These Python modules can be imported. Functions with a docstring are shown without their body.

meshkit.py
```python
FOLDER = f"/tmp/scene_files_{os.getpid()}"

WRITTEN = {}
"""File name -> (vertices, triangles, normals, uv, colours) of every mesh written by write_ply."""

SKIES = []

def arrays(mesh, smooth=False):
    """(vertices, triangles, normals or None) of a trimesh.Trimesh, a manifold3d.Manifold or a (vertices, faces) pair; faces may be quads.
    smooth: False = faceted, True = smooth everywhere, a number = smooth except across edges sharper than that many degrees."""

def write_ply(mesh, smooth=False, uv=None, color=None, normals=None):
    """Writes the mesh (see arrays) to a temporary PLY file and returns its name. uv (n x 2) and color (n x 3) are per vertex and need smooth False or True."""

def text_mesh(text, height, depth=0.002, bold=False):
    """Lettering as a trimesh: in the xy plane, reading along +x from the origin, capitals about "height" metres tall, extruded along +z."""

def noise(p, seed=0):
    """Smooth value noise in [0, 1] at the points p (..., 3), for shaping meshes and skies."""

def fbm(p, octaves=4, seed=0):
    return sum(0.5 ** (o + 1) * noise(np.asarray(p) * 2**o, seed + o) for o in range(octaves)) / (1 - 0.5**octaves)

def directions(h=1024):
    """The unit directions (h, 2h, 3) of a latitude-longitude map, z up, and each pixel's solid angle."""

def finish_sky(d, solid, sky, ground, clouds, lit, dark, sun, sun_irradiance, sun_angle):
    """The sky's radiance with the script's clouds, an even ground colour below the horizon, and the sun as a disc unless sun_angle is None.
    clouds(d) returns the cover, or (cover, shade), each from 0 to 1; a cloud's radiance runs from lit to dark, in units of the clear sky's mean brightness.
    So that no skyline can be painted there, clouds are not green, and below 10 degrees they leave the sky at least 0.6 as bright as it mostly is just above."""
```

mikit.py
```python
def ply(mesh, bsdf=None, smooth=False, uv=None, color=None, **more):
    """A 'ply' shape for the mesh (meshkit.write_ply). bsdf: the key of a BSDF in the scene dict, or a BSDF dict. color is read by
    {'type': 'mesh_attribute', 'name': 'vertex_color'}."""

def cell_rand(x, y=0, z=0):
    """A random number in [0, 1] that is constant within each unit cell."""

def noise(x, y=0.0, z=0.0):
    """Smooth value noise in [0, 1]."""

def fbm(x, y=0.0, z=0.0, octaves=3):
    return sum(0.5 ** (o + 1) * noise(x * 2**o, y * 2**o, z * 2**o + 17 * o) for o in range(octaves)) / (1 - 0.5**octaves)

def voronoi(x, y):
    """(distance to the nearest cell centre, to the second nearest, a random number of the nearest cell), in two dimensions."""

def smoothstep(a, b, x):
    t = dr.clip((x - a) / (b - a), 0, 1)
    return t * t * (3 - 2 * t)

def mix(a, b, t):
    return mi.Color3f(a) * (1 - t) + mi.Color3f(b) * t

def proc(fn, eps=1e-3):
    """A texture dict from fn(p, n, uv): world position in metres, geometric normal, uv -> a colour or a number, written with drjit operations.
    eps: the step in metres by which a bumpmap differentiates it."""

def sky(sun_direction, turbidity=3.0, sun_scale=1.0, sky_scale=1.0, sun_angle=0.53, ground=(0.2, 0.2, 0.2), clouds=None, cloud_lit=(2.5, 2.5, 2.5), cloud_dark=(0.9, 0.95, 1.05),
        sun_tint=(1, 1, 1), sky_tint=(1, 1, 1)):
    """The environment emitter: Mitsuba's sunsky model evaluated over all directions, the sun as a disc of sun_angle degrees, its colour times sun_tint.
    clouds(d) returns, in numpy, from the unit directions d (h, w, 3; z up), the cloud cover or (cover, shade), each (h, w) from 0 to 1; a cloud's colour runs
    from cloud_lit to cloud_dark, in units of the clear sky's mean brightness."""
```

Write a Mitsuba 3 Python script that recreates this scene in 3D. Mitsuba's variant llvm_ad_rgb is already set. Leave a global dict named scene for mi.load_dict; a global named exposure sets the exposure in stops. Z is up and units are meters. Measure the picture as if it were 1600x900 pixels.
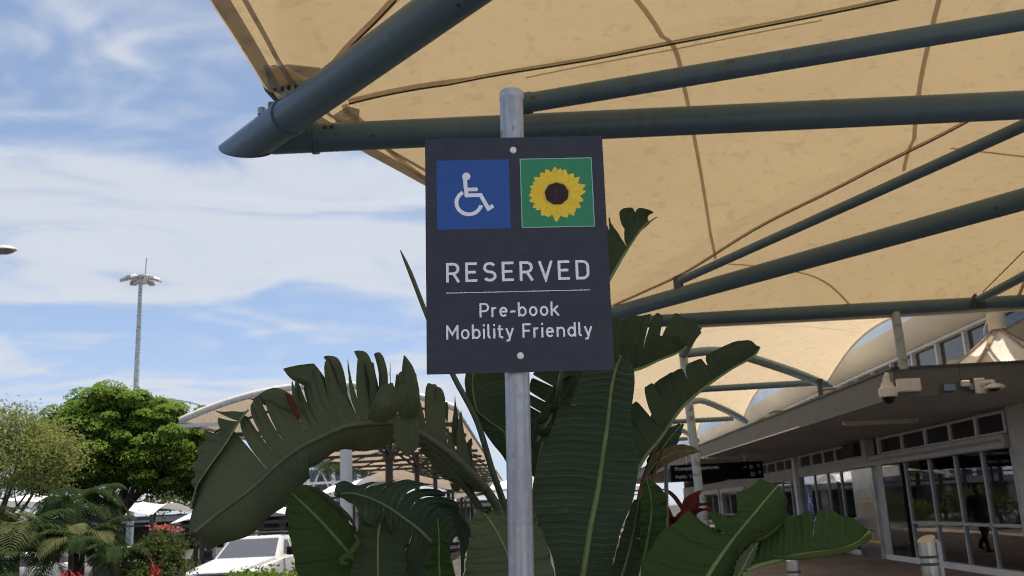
"""Kerbside at an airport terminal: a reserved parking sign on a galvanised post, giant bird of paradise leaves,
a tensile fabric canopy on blue grey steel tubes and the glazed terminal frontage."""
import math, random
import numpy as np, trimesh, shapely
import shapely.geometry as sg
from shapely.ops import unary_union
from shapely import affinity
import manifold3d as m3
import drjit as dr
import mitsuba as mi
import mikit, meshkit
from mikit import proc, noise, fbm, voronoi, cell_rand, smoothstep, mix

rng = np.random.default_rng(7)
T4 = mi.ScalarTransform4f
scene, labels = {}, {}

# ---------------------------------------------------------------- camera, sky, exposure
EYE = np.array([0.0, 0.0, 1.6])
FWD, UP = np.array((0, 0.973, 0.23)), np.array((0.048, -0.23, 0.972))
scene['camera'] = {
    'type': 'thinlens', 'fov': math.degrees(2 * math.atan(800 / 1480)), 'fov_axis': 'x',
    'aperture_radius': 0.0016, 'focus_distance': 2.35, 'near_clip': 0.05, 'far_clip': 3000.0,
    'to_world': T4().look_at(origin=EYE.tolist(), target=(EYE + FWD).tolist(), up=UP.tolist())}


def cirrus(d):
    """Streaky high cloud: warped, stretched noise on a high flat layer."""
    z = np.maximum(d[..., 2], 0.03)
    x, y = d[..., 0] / (z + 0.12), d[..., 1] / (z + 0.12)
    ca, sa = math.cos(0.16), math.sin(0.16)
    a, b = ca * x + sa * y, -sa * x + ca * y
    q = np.stack([a * 0.9, b * 1.5, a * 0], -1)
    w1 = meshkit.fbm(q * 1.7 + 3.1, 3, 5) - 0.5
    w2 = meshkit.fbm(q * 1.3 + 9.7, 3, 6) - 0.5
    big = meshkit.fbm(np.stack([a * 0.75 + w1 * 1.9 + 11.3, b * 2.0 + w2 * 2.6 + 2.2, a * 0], -1), 4, 11)
    fine = meshkit.fbm(np.stack([a * 3.4 + w2 * 7, b * 8 + w1 * 9, a * 0 + 4], -1), 6, 21)
    wisp = meshkit.fbm(np.stack([a * 8 + w1 * 16, b * 20 + w2 * 18, a * 0 + 8], -1), 5, 31)
    c = np.clip((big - 0.33) * 2.7, 0, 1) * (0.45 + 0.75 * fine) + 0.95 * (fine - 0.47) + 0.50 * (wisp - 0.5)
    low = np.clip((0.30 - d[..., 2]) / 0.30, 0, 1)
    c = np.clip((c - 0.5) * 1.05 + 0.62 + 0.24 * low, 0, 1)
    c = c * c * (3 - 2 * c)
    return 0.20 + 0.72 * c, np.clip(0.35 * (1 - fine), 0, 1)


scene['sky'] = mikit.sky((0.20, 0.12, 0.97), turbidity=3.0, clouds=cirrus, cloud_lit=(1.74, 1.84, 2.00), cloud_dark=(1.15, 1.26, 1.48), sky_tint=(1.02, 0.99, 1.01))
exposure = 2.0

# ---------------------------------------------------------------- helpers


def nm(key):
    """The key itself, or with the next three-digit number if it is taken."""
    if key not in scene and key not in labels and not any(k.startswith(key + '__') for k in scene):
        return key
    i = 1
    while f'{key}_{i:03d}' in scene or f'{key}_{i:03d}' in labels or any(k.startswith(f'{key}_{i:03d}__') for k in scene):
        i += 1
    return f'{key}_{i:03d}'


COUNT = {}


def fresh(key):
    """As nm, by a counter (fast for the many alike pieces)."""
    i = COUNT.get(key, 0)
    COUNT[key] = i + 1
    return key if i == 0 else f'{key}_{i:03d}'


def tag(key, label=None, cat=None, group=None, kind=None):
    d = {k: v for k, v in dict(label=label, category=cat, group=group, kind=kind).items() if v}
    if d:
        labels[key] = d
    return key


def thing(key, label, cat, group=None):
    return tag(fresh(key), label, cat, group)


def add(key, mesh, mat, smooth=False, label=None, cat=None, group=None, kind=None, uv=None, color=None, **more):
    key = fresh(key)
    scene[key] = mikit.ply(mesh, mat, smooth=smooth, uv=uv, color=color, **more)
    return tag(key, label, cat, group, kind)


def copy_thing(src, key, matrix, label=None, cat=None, group=None, swap=None):
    """Every entry of a thing again, under the new key and moved by the matrix (the source stands at the origin)."""
    key = fresh(key)
    for k in [k for k in scene if k == src or k.startswith(src + '__')]:
        d = dict(scene[k])
        d['to_world'] = T4(matrix.tolist())
        if swap and d['bsdf'].get('id') in swap:
            d['bsdf'] = {'type': 'ref', 'id': swap[d['bsdf']['id']]}
        scene[key + k[len(src):]] = d
    return tag(key, label, cat, group)


def place(src, matrix):
    for k in [k for k in scene if k == src or k.startswith(src + '__')]:
        scene[k] = {**scene[k], 'to_world': T4(matrix.tolist())}


def pose(x, y, z=0.0, rz=0.0, s=1.0):
    c, n = math.cos(rz), math.sin(rz)
    return np.array([[s * c, -s * n, 0, x], [s * n, s * c, 0, y], [0, 0, s, z], [0, 0, 0, 1.0]])


def box(x0, x1, y0, y1, z0, z1):
    m = trimesh.creation.box((x1 - x0, y1 - y0, z1 - z0))
    m.apply_translation(((x0 + x1) / 2, (y0 + y1) / 2, (z0 + z1) / 2))
    return m


def rbox(x0, x1, y0, y1, z0, z1, r=0.01):
    """A box with chamfered edges."""
    pts = []
    for sx in (0, 1):
        for sy in (0, 1):
            for sz in (0, 1):
                c = np.array([(x0, x1)[sx], (y0, y1)[sy], (z0, z1)[sz]])
                s = np.array([1 - 2 * sx, 1 - 2 * sy, 1 - 2 * sz]) * r
                for k in range(3):
                    o = s.copy()
                    o[k] = 0
                    pts.append(c + o)
    return trimesh.convex.convex_hull(np.array(pts))


def cat_(ms):
    return trimesh.util.concatenate([m for m in ms if m is not None])


def frames(p):
    p = np.asarray(p, float)
    t = np.gradient(p, axis=0)
    t /= np.linalg.norm(t, axis=1, keepdims=True) + 1e-12
    a = np.zeros_like(p)
    ref = np.array([0, 0, 1.0]) if abs(t[0, 2]) < 0.9 else np.array([1.0, 0, 0])
    v = np.cross(t[0], ref)
    for i in range(len(p)):
        v = v - t[i] * (v @ t[i])
        v /= np.linalg.norm(v) + 1e-12
        a[i] = v
    return p, t, a, np.cross(t, a)


def tube(path, r, n=12, cap=True, flat=1.0):
    """A tube along a polyline; r a number or one radius per point."""
    p, t, a, b = frames(path)
    r = np.broadcast_to(np.asarray(r, float), (len(p),))
    an = np.arange(n) * 2 * np.pi / n
    v = p[:, None] + r[:, None, None] * (np.cos(an)[None, :, None] * a[:, None] + flat * np.sin(an)[None, :, None] * b[:, None])
    i, j = np.meshgrid(np.arange(len(p) - 1), np.arange(n), indexing='ij')
    q = np.stack([i * n + j, i * n + (j + 1) % n, (i + 1) * n + (j + 1) % n, (i + 1) * n + j], -1).reshape(-1, 4)
    f = np.vstack([q[:, [0, 1, 2]], q[:, [0, 2, 3]]])
    v = v.reshape(-1, 3)
    if cap:
        k = len(v)
        v = np.vstack([v, p[0], p[-1]])
        jj = np.arange(n)
        f = np.vstack([f, np.stack([(jj + 1) % n, jj, jj * 0 + k], 1), np.stack([(len(p) - 1) * n + jj, (len(p) - 1) * n + (jj + 1) % n, jj * 0 + k + 1], 1)])
    return trimesh.Trimesh(v, f, process=False)


def bar(p, q, w, h, up=(0, 0, 1)):
    """A rectangular bar from p to q, w wide and h high."""
    p, q = np.asarray(p, float), np.asarray(q, float)
    d = q - p
    L = np.linalg.norm(d)
    d /= L
    s = np.cross(d, up)
    s /= np.linalg.norm(s) + 1e-12
    k = np.cross(s, d)
    m = trimesh.creation.box((L, w, h))
    M = np.eye(4)
    M[:3, 0], M[:3, 1], M[:3, 2], M[:3, 3] = d, -s, k, (p + q) / 2
    m.apply_transform(M)
    return m


def spline(pts, n, t=None):
    """n points on a smooth curve through pts."""
    p = np.asarray(pts, float)
    if len(p) == 2:
        s = np.linspace(0, 1, n) if t is None else t
        return p[0] + (p[1] - p[0]) * np.asarray(s)[:, None]
    from scipy.interpolate import PchipInterpolator
    c = np.concatenate([[0], np.cumsum(np.linalg.norm(np.diff(p, axis=0), axis=1) + 1e-9)])
    c /= c[-1]
    s = np.linspace(0, 1, n) if t is None else np.clip(t, 0, 1)
    return PchipInterpolator(c, p, axis=0)(s)


def lathe(prof, n=24):
    """prof: (radius, height) from bottom to top, turned about z."""
    return trimesh.creation.revolve(np.array(prof, float), sections=n)


def grid_faces(nu, nv):
    i, j = np.meshgrid(np.arange(nu - 1), np.arange(nv - 1), indexing='ij')
    q = np.stack([i * nv + j, i * nv + j + 1, (i + 1) * nv + j + 1, (i + 1) * nv + j], -1).reshape(-1, 4)
    return np.vstack([q[:, [0, 1, 2]], q[:, [0, 2, 3]]])


def hull(pts):
    return trimesh.convex.convex_hull(np.asarray(pts, float))


# ---------------------------------------------------------------- materials


def mat(key, color, rough=0.5, metal=0.0, spec=0.5, bump=None, bscale=1.0, coat=0.0, two=True):
    c = color if isinstance(color, dict) else {'type': 'rgb', 'value': list(color)}
    b = {'type': 'principled', 'base_color': c, 'roughness': rough, 'metallic': metal, 'specular': spec}
    if coat:
        b['clearcoat'] = coat
        b['clearcoat_gloss'] = 0.95
    if bump is not None:
        b = {'type': 'bumpmap', 'arbitrary': bump, 'scale': bscale, 'bsdf': b}
    scene[key] = {'type': 'twosided', 'bsdf': b} if two else b


def thin(key, color, rough=0.5, trans=0.6, spec=None, bump=None, bscale=1.0, eta=1.35):
    c = color if isinstance(color, dict) else {'type': 'rgb', 'value': list(color)}
    b = {'type': 'principledthin', 'base_color': c, 'roughness': rough, 'diff_trans': trans, 'eta': eta}
    if bump is not None:
        b = {'type': 'bumpmap', 'arbitrary': bump, 'scale': bscale, 'bsdf': b}
    scene[key] = b


def speckle(base, dirt, scale=6.0, lo=0.5, hi=0.75, fine=60.0, amt=0.12):
    """Base colour with patches of dirt that have their own outline, and a fine grain."""
    def f(p, n, uv):
        k = smoothstep(lo, hi, fbm(p.x * scale, p.y * scale, p.z * scale, 4))
        g = 1 + amt * (noise(p.x * fine, p.y * fine, p.z * fine) - 0.5)
        return mix(base, dirt, k) * g
    return proc(f)


# fabric: stained, slightly pebbled weave
def fabric_f(c0, c1):
    def f(p, n, uv):
        st = fbm(p.x * 1.1 + 3, p.y * 1.1, 0.0, 4)
        sp = smoothstep(0.62, 0.80, fbm(p.x * 9, p.y * 9 + 5, 1.0, 3))
        wrinkle = fbm(p.x * 5 + p.y * 5, (p.x - p.y) * 16, 0.0, 3)
        return mix(c0, c1, 0.45 * st + 0.25 * wrinkle - 0.1) * (1 - 0.10 * sp) * (1 - 0.10 * smoothstep(0.72, 0.85, fbm(p.x * 26, p.y * 26, 4.0, 3)))
    return f


def fabric_bump(p, n, uv):
    return fbm(p.x * 4 + p.y * 4, (p.x - p.y) * 13, 0.0, 3) * 0.016 + noise(p.x * 38, p.y * 38) * 0.0035 + fbm(p.x * 1.3, p.y * 1.3, 2.0, 3) * 0.06


thin('fabric_tan', proc(fabric_f((0.645, 0.512, 0.305), (0.545, 0.425, 0.238))), 0.8, 0.62, bump=proc(fabric_bump, eps=8e-3))
thin('fabric_cream_lit', proc(fabric_f((0.82, 0.70, 0.50), (0.74, 0.61, 0.42))), 0.8, 0.75)  # canopy fabric again, the stronger light on the far ones put into its colour
thin('fabric_edge', proc(fabric_f((0.72, 0.69, 0.64), (0.62, 0.59, 0.54))), 0.8, 1.15)
thin('fabric_white', (0.86, 0.87, 0.88), 0.8, 0.35)
thin('fabric_beige', (0.72, 0.62, 0.50), 0.8, 0.5)
thin('seam', (0.80, 0.74, 0.66), 0.8, 1.35)
thin('strap_brown', (0.42, 0.35, 0.27), 0.8, 0.3)


def steel_f(p, n, uv):
    g = fbm(p.x * 3, p.y * 3, p.z * 9, 4)
    streak = smoothstep(0.55, 0.75, noise(p.x * 16 + p.y * 9, p.z * 1.2, 2.0))
    spots = smoothstep(0.78, 0.86, fbm(p.x * 14, p.y * 14, p.z * 14, 3))
    c = mix((0.084, 0.152, 0.212), (0.070, 0.130, 0.184), g)
    c = mix(c, (0.055, 0.085, 0.105), 0.22 * streak)
    return mix(c, (0.022, 0.022, 0.021), 0.7 * spots)


mat('steel_blue', proc(steel_f), 0.42, 0.0, 0.5)
mat('steel_pale', speckle((0.36, 0.42, 0.44), (0.20, 0.20, 0.18), 9, 0.55, 0.72), 0.5)
mat('steel_dark', (0.045, 0.05, 0.052), 0.5)
mat('cable', (0.06, 0.06, 0.058), 0.45, 0.6)
mat('cleat', speckle((0.70, 0.69, 0.64), (0.40, 0.36, 0.30), 20, 0.5, 0.7), 0.55, 0.2)


def galv_f(p, n, uv):
    a, b, r = voronoi(uv.x * 90, uv.y * 60)
    drip = smoothstep(0.50, 0.72, noise(uv.x * 130, uv.y * 5.0, 3.0))
    scale_ = noise(uv.x * 22, uv.y * 3.5)
    mark = smoothstep(0.71, 0.79, fbm(uv.x * 70, uv.y * 28, 1.0, 4)) * smoothstep(0.45, 0.62, noise(uv.x * 9, uv.y * 6, 5))
    ring = smoothstep(0.93, 1.0, noise(uv.x * 3, uv.y * 33, 6)) * 0.5
    c = mix((0.34, 0.35, 0.38), (0.50, 0.51, 0.54), 0.5 * r + 0.5 * scale_)
    c = mix(c, (0.25, 0.26, 0.28), 0.45 * drip + ring)
    return mix(c, (0.07, 0.065, 0.06), 0.85 * mark)


def galv_b(p, n, uv):
    a, b, r = voronoi(uv.x * 90, uv.y * 60)
    return r * 0.00025 + fbm(uv.x * 60, uv.y * 25, 0, 3) * 0.0012 + noise(uv.x * 130, uv.y * 5, 3) * 0.0006


mat('galvanised', proc(galv_f), 0.42, 0.55, 0.5, bump=proc(galv_b))
mat('galvanised_plain', speckle((0.48, 0.49, 0.50), (0.34, 0.34, 0.34), 12), 0.45, 0.5)
mat('sign_charcoal', speckle((0.027, 0.030, 0.046), (0.032, 0.035, 0.050), 30, 0.4, 0.7, 300, 0.08), 0.42, 0, 0.4)
mat('sign_white', (0.86, 0.87, 0.90), 0.5, 0, 0.4)
mat('sign_blue', (0.020, 0.085, 0.330), 0.45, 0, 0.4)
mat('sign_green', (0.030, 0.240, 0.110), 0.45, 0, 0.4)
mat('sign_pale_green', (0.36, 0.62, 0.52), 0.5, 0, 0.4)


def petal_f(p, n, uv):
    st = noise(uv.x * 9, uv.y * 0.8 + 3 * cell_rand(uv.x * 0 + dr.floor(uv.x / 2)), 1.0)
    base = 1 - smoothstep(0.05, 0.36, uv.y + 0.2 * st)
    c = mix((0.92, 0.68, 0.045), (0.82, 0.50, 0.030), st)
    return mix(c, (0.42, 0.20, 0.022), 0.75 * base)


mat('petal', proc(petal_f), 0.5, 0, 0.4)


def disc_f(p, n, uv):
    r = dr.sqrt(uv.x * uv.x + uv.y * uv.y)
    g = noise(uv.x * 40, uv.y * 40)
    c = mix((0.020, 0.010, 0.016), (0.050, 0.024, 0.026), g)
    return mix(c, (0.085, 0.05, 0.045), smoothstep(0.55, 0.75, noise(uv.x * 6, uv.y * 6, 2)) * (1 - smoothstep(0.1, 0.35, r)))


mat('flower_disc', proc(disc_f), 0.6, 0, 0.3)
mat('bolt_white', (0.80, 0.80, 0.80), 0.35)


# leaves: uv.x metres along the midrib, uv.y metres across
def leaf_f(c0, c1, vein, scar=(0.16, 0.13, 0.05), old=0.0):
    def f(p, n, uv):
        w = uv.x + 0.006 * noise(uv.y * 30, uv.x * 5)
        v = dr.abs(w / 0.022 - dr.floor(w / 0.022) - 0.5) * 2
        line = smoothstep(0.55, 0.98, v) * (0.15 + 0.85 * cell_rand(dr.floor(w / 0.022), 3)) * (0.5 + noise(uv.x * 40, uv.y * 25))
        broad = noise(uv.x * 6 + 7, uv.y * 3)
        fineg = noise(uv.x * 150, uv.y * 6)
        spots = smoothstep(0.76, 0.86 - old, fbm(uv.x * 45 + 3 * broad, uv.y * 38, 3.0, 4))
        c = mix(c0, c1, 0.6 * broad + 0.4 * fineg)
        c = mix(c, vein, 0.50 * line)
        return mix(c, scar, 0.30 * spots)
    return f


def leaf_bump(p, n, uv):
    w = uv.x + 0.006 * noise(uv.y * 30, uv.x * 5)
    v = w / 0.022
    k = cell_rand(dr.floor(v), 5)
    return dr.sin(math.pi * (v - dr.floor(v))) * (0.0022 + 0.0026 * k) + noise(uv.x * 140, uv.y * 6) * 0.0006 + fbm(uv.x * 8, uv.y * 7, 1.0, 3) * 0.012


LB = proc(leaf_bump)
thin('leaf_dark', proc(leaf_f((0.042, 0.066, 0.040), (0.058, 0.088, 0.050), (0.135, 0.165, 0.125))), 0.24, 0.40, bump=LB, eta=1.6)
thin('leaf_green', proc(leaf_f((0.050, 0.088, 0.030), (0.070, 0.116, 0.038), (0.105, 0.145, 0.064))), 0.25, 0.70, bump=LB, eta=1.6)
thin('leaf_olive', proc(leaf_f((0.098, 0.120, 0.066), (0.125, 0.150, 0.084), (0.150, 0.170, 0.105))), 0.45, 0.45, bump=LB)
thin('leaf_deep', proc(leaf_f((0.050, 0.072, 0.038), (0.068, 0.094, 0.048), (0.100, 0.120, 0.070), old=0.02)), 0.28, 0.50, bump=LB, eta=1.6)
thin('leaf_lime', proc(leaf_f((0.16, 0.22, 0.07), (0.20, 0.26, 0.09), (0.22, 0.28, 0.11))), 0.45, 0.6, bump=LB)
thin('leaf_dry', proc(leaf_f((0.20, 0.12, 0.06), (0.13, 0.09, 0.045), (0.24, 0.17, 0.09))), 0.7, 0.4)
thin('leaf_red_blotch', speckle((0.13, 0.042, 0.035), (0.085, 0.060, 0.038), 30, 0.45, 0.6), 0.5, 0.3)
mat('midrib', speckle((0.15, 0.20, 0.065), (0.11, 0.15, 0.055), 15, 0.4, 0.7), 0.42)
mat('midrib_dark', speckle((0.055, 0.080, 0.038), (0.045, 0.062, 0.032), 15, 0.4, 0.7), 0.42)
mat('midrib_olive', speckle((0.085, 0.102, 0.058), (0.070, 0.086, 0.048), 15, 0.4, 0.7), 0.42)
mat('petiole', speckle((0.075, 0.100, 0.046), (0.055, 0.072, 0.036), 12, 0.4, 0.7), 0.42)
thin('cordyline_red', proc(lambda p, n, uv: mix((0.105, 0.024, 0.024), (0.165, 0.042, 0.034), noise(p.x * 60, p.y * 60, p.z * 20))), 0.4, 0.5)
thin('croton_red', (0.34, 0.045, 0.050), 0.4, 0.6)


def foliage(c0, c1, sc):
    return proc(lambda p, n, uv: mix(c0, c1, 0.55 * noise(p.x * sc, p.y * sc, p.z * sc) + 0.45 * cell_rand(p.x * 9, p.y * 9, p.z * 9)))


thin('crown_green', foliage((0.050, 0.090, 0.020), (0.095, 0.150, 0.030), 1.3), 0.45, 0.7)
thin('crown_sunlit', foliage((0.20, 0.33, 0.060), (0.30, 0.44, 0.09), 1.3), 0.45, 0.8)  # sunlight on the fig's pad tops, put into a paler green
thin('crown_yellow', foliage((0.22, 0.28, 0.090), (0.34, 0.36, 0.13), 1.2), 0.5, 0.7)
thin('crown_far', foliage((0.07, 0.105, 0.035), (0.13, 0.16, 0.055), 0.7), 0.5, 0.6)
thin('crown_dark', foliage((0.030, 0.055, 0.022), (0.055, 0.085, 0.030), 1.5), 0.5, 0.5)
thin('hedge_lime', foliage((0.13, 0.22, 0.035), (0.22, 0.33, 0.060), 3.0), 0.45, 0.7)
thin('shrub_mixed', foliage((0.06, 0.10, 0.030), (0.14, 0.17, 0.060), 3.0), 0.5, 0.6)
thin('palm_green', foliage((0.026, 0.050, 0.020), (0.060, 0.090, 0.036), 2.0), 0.38, 0.5)
thin('palm_pale', foliage((0.075, 0.100, 0.042), (0.16, 0.17, 0.085), 2.0), 0.38, 0.5)
thin('flower_pink', (0.62, 0.20, 0.17), 0.6, 0.5)
thin('straw_grass', foliage((0.20, 0.17, 0.07), (0.30, 0.26, 0.11), 5.0), 0.6, 0.4)
mat('bark', speckle((0.075, 0.060, 0.048), (0.040, 0.034, 0.030), 5), 0.9)

# ground and buildings
mat('asphalt', speckle((0.055, 0.055, 0.056), (0.075, 0.072, 0.068), 0.8, 0.4, 0.7, 90, 0.4), 0.9, 0, 0.2)
mat('concrete', speckle((0.34, 0.33, 0.31), (0.26, 0.25, 0.23), 1.5, 0.4, 0.7, 70, 0.2), 0.85, 0, 0.2)
mat('paving', speckle((0.19, 0.155, 0.13), (0.15, 0.122, 0.105), 2.2, 0.4, 0.7, 60, 0.3), 0.8, 0, 0.3)
mat('mulch', speckle((0.07, 0.050, 0.034), (0.035, 0.026, 0.020), 14, 0.35, 0.65, 60, 0.6), 0.95, 0, 0.1)
mat('line_white', (0.70, 0.70, 0.68), 0.8)
mat('fascia_grey', speckle((0.115, 0.117, 0.122), (0.100, 0.102, 0.106), 1.6, 0.4, 0.8, 40, 0.06), 0.6)
mat('soffit_grey', speckle((0.30, 0.30, 0.30), (0.26, 0.26, 0.26), 0.9, 0.4, 0.8, 40, 0.05), 0.7)
mat('wall_cream', speckle((0.46, 0.44, 0.40), (0.38, 0.365, 0.33), 1.4, 0.45, 0.8, 40, 0.06), 0.65)
mat('eave_cream', speckle((0.74, 0.69, 0.56), (0.66, 0.60, 0.48), 1.0, 0.45, 0.8, 40, 0.05), 0.6)
mat('band_blue', speckle((0.56, 0.65, 0.71), (0.49, 0.57, 0.62), 1.3, 0.45, 0.8, 40, 0.05), 0.5)
mat('frame_white', (0.62, 0.62, 0.60), 0.45)
mat('frame_grey', speckle((0.42, 0.43, 0.44), (0.35, 0.35, 0.35), 3), 0.4, 0.4)
mat('stainless', speckle((0.50, 0.49, 0.46), (0.40, 0.39, 0.36), 3, 0.4, 0.7, 80, 0.1), 0.25, 0.9)
mat('yellow', (0.72, 0.42, 0.03), 0.5)
mat('plastic_white', (0.66, 0.65, 0.62), 0.45)
mat('plastic_cream', speckle((0.62, 0.59, 0.50), (0.52, 0.49, 0.41), 6), 0.5)
mat('black_gloss', (0.008, 0.008, 0.009), 0.08, 0, 0.5)
mat('sign_black', (0.003, 0.004, 0.008), 0.7, 0, 0.05)
mat('sign_text_grey', (0.42, 0.43, 0.47), 0.6)
mat('roof_metal', speckle((0.42, 0.41, 0.38), (0.33, 0.31, 0.28), 3), 0.5, 0.2)
mat('interior_wall', (0.34, 0.33, 0.31), 0.8)
mat('black_box', (0.03, 0.03, 0.03), 0.7)
mat('interior_floor', (0.20, 0.19, 0.18), 0.35)
scene['pane'] = {'type': 'thindielectric', 'int_ior': 1.52, 'specular_transmittance': {'type': 'rgb', 'value': [0.30, 0.33, 0.35]}}   # grey tinted glazing
mat('glass_dark', (0.020, 0.023, 0.027), 0.05, 0, 0.6)
mat('glass_blue', (0.060, 0.120, 0.180), 0.08, 0, 0.7)
mat('glass_car', (0.13, 0.145, 0.16), 0.05, 0.35, 1.0)
mat('tyre', (0.018, 0.018, 0.018), 0.85, 0, 0.2)
mat('rim', (0.45, 0.46, 0.47), 0.3, 0.8)
mat('chrome', (0.75, 0.75, 0.76), 0.15, 1.0)
mat('lamp_clear', (0.55, 0.57, 0.58), 0.08, 0.3, 0.7)
mat('lamp_red', (0.35, 0.02, 0.02), 0.15, 0, 0.6)
for k_, c_ in dict(paint_white=(0.53, 0.55, 0.58), paint_navy=(0.018, 0.026, 0.055), paint_silver=(0.42, 0.43, 0.44), paint_black=(0.02, 0.02, 0.022), paint_red=(0.36, 0.02, 0.025)).items():
    mat(k_, c_, 0.28, 0.0, 0.5, coat=0.8)
mat('cloth_black', (0.016, 0.016, 0.018), 0.85)
mat('cloth_grey', (0.05, 0.05, 0.055), 0.85)
mat('skin', (0.38, 0.22, 0.15), 0.55)
mat('hair', (0.02, 0.015, 0.012), 0.7)
mat('trolley_blue', (0.02, 0.035, 0.14), 0.4)
mat('wheelie_green', (0.02, 0.05, 0.03), 0.5)

# ---------------------------------------------------------------- ground


def ground_z(x, y):
    """Level by the terminal; the lanes and the car park beyond lie a little lower."""
    t = np.clip((-2.2 - np.asarray(x, float)) / 3.0, 0, 1)
    return -0.42 * t * t * (3 - 2 * t)


def sheet(xs, ys, lift):
    X, Y = np.meshgrid(xs, ys, indexing='ij')
    v = np.stack([X, Y, ground_z(X, Y) + lift], -1).reshape(-1, 3)
    f = grid_faces(len(xs), len(ys))
    n = np.cross(v[f[0, 1]] - v[f[0, 0]], v[f[0, 2]] - v[f[0, 0]])
    return trimesh.Trimesh(v, f if n[2] > 0 else f[:, ::-1], process=False)


gx = np.concatenate([np.linspace(-1200, -60, 8), np.linspace(-30, -6, 9), np.linspace(-5.5, -2, 15), np.linspace(0, 30, 7), np.linspace(60, 1200, 8)])
add('ground', sheet(gx, np.array([-1200, -200, -30, 0, 30, 60, 120, 300, 1500.0]), 0.0), 'asphalt', kind='structure')
add('added_forecourt', sheet(np.linspace(-3.6, 9.4, 6), np.linspace(-14, 2.2, 5), 0.006), 'concrete', kind='structure')  # unseen concrete, added to bounce light up to the sign and leaves
add('footpath', sheet(np.linspace(1.6, 9.2, 5), np.linspace(-8, 70, 9), 0.004), 'paving', kind='structure')
bed = trimesh.creation.extrude_polygon(sg.Polygon([(-2.0, 2.5), (1.9, 2.5), (1.9, 5.4), (-2.0, 5.4)]).buffer(0.3), 0.10)
add('garden_bed', bed, 'mulch', smooth=30, kind='structure')
bed2 = trimesh.creation.extrude_polygon(sg.Polygon([(-14, 14.6), (-4.6, 14.6), (-4.4, 16.2), (-8.0, 19.5), (-14, 20.5)]).buffer(0.4), 0.34)
bed2.apply_translation((0, 0, -0.5))
add('garden_bed', bed2, 'mulch', smooth=30, kind='structure')
for i in range(9):
    x = -16 + 0
    ln = box(-24.0, -18.8, 24 + 2.7 * i, 24.1 + 2.7 * i, -0.416, -0.412)
    add('bay_line', ln, 'line_white', kind='structure')

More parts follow.
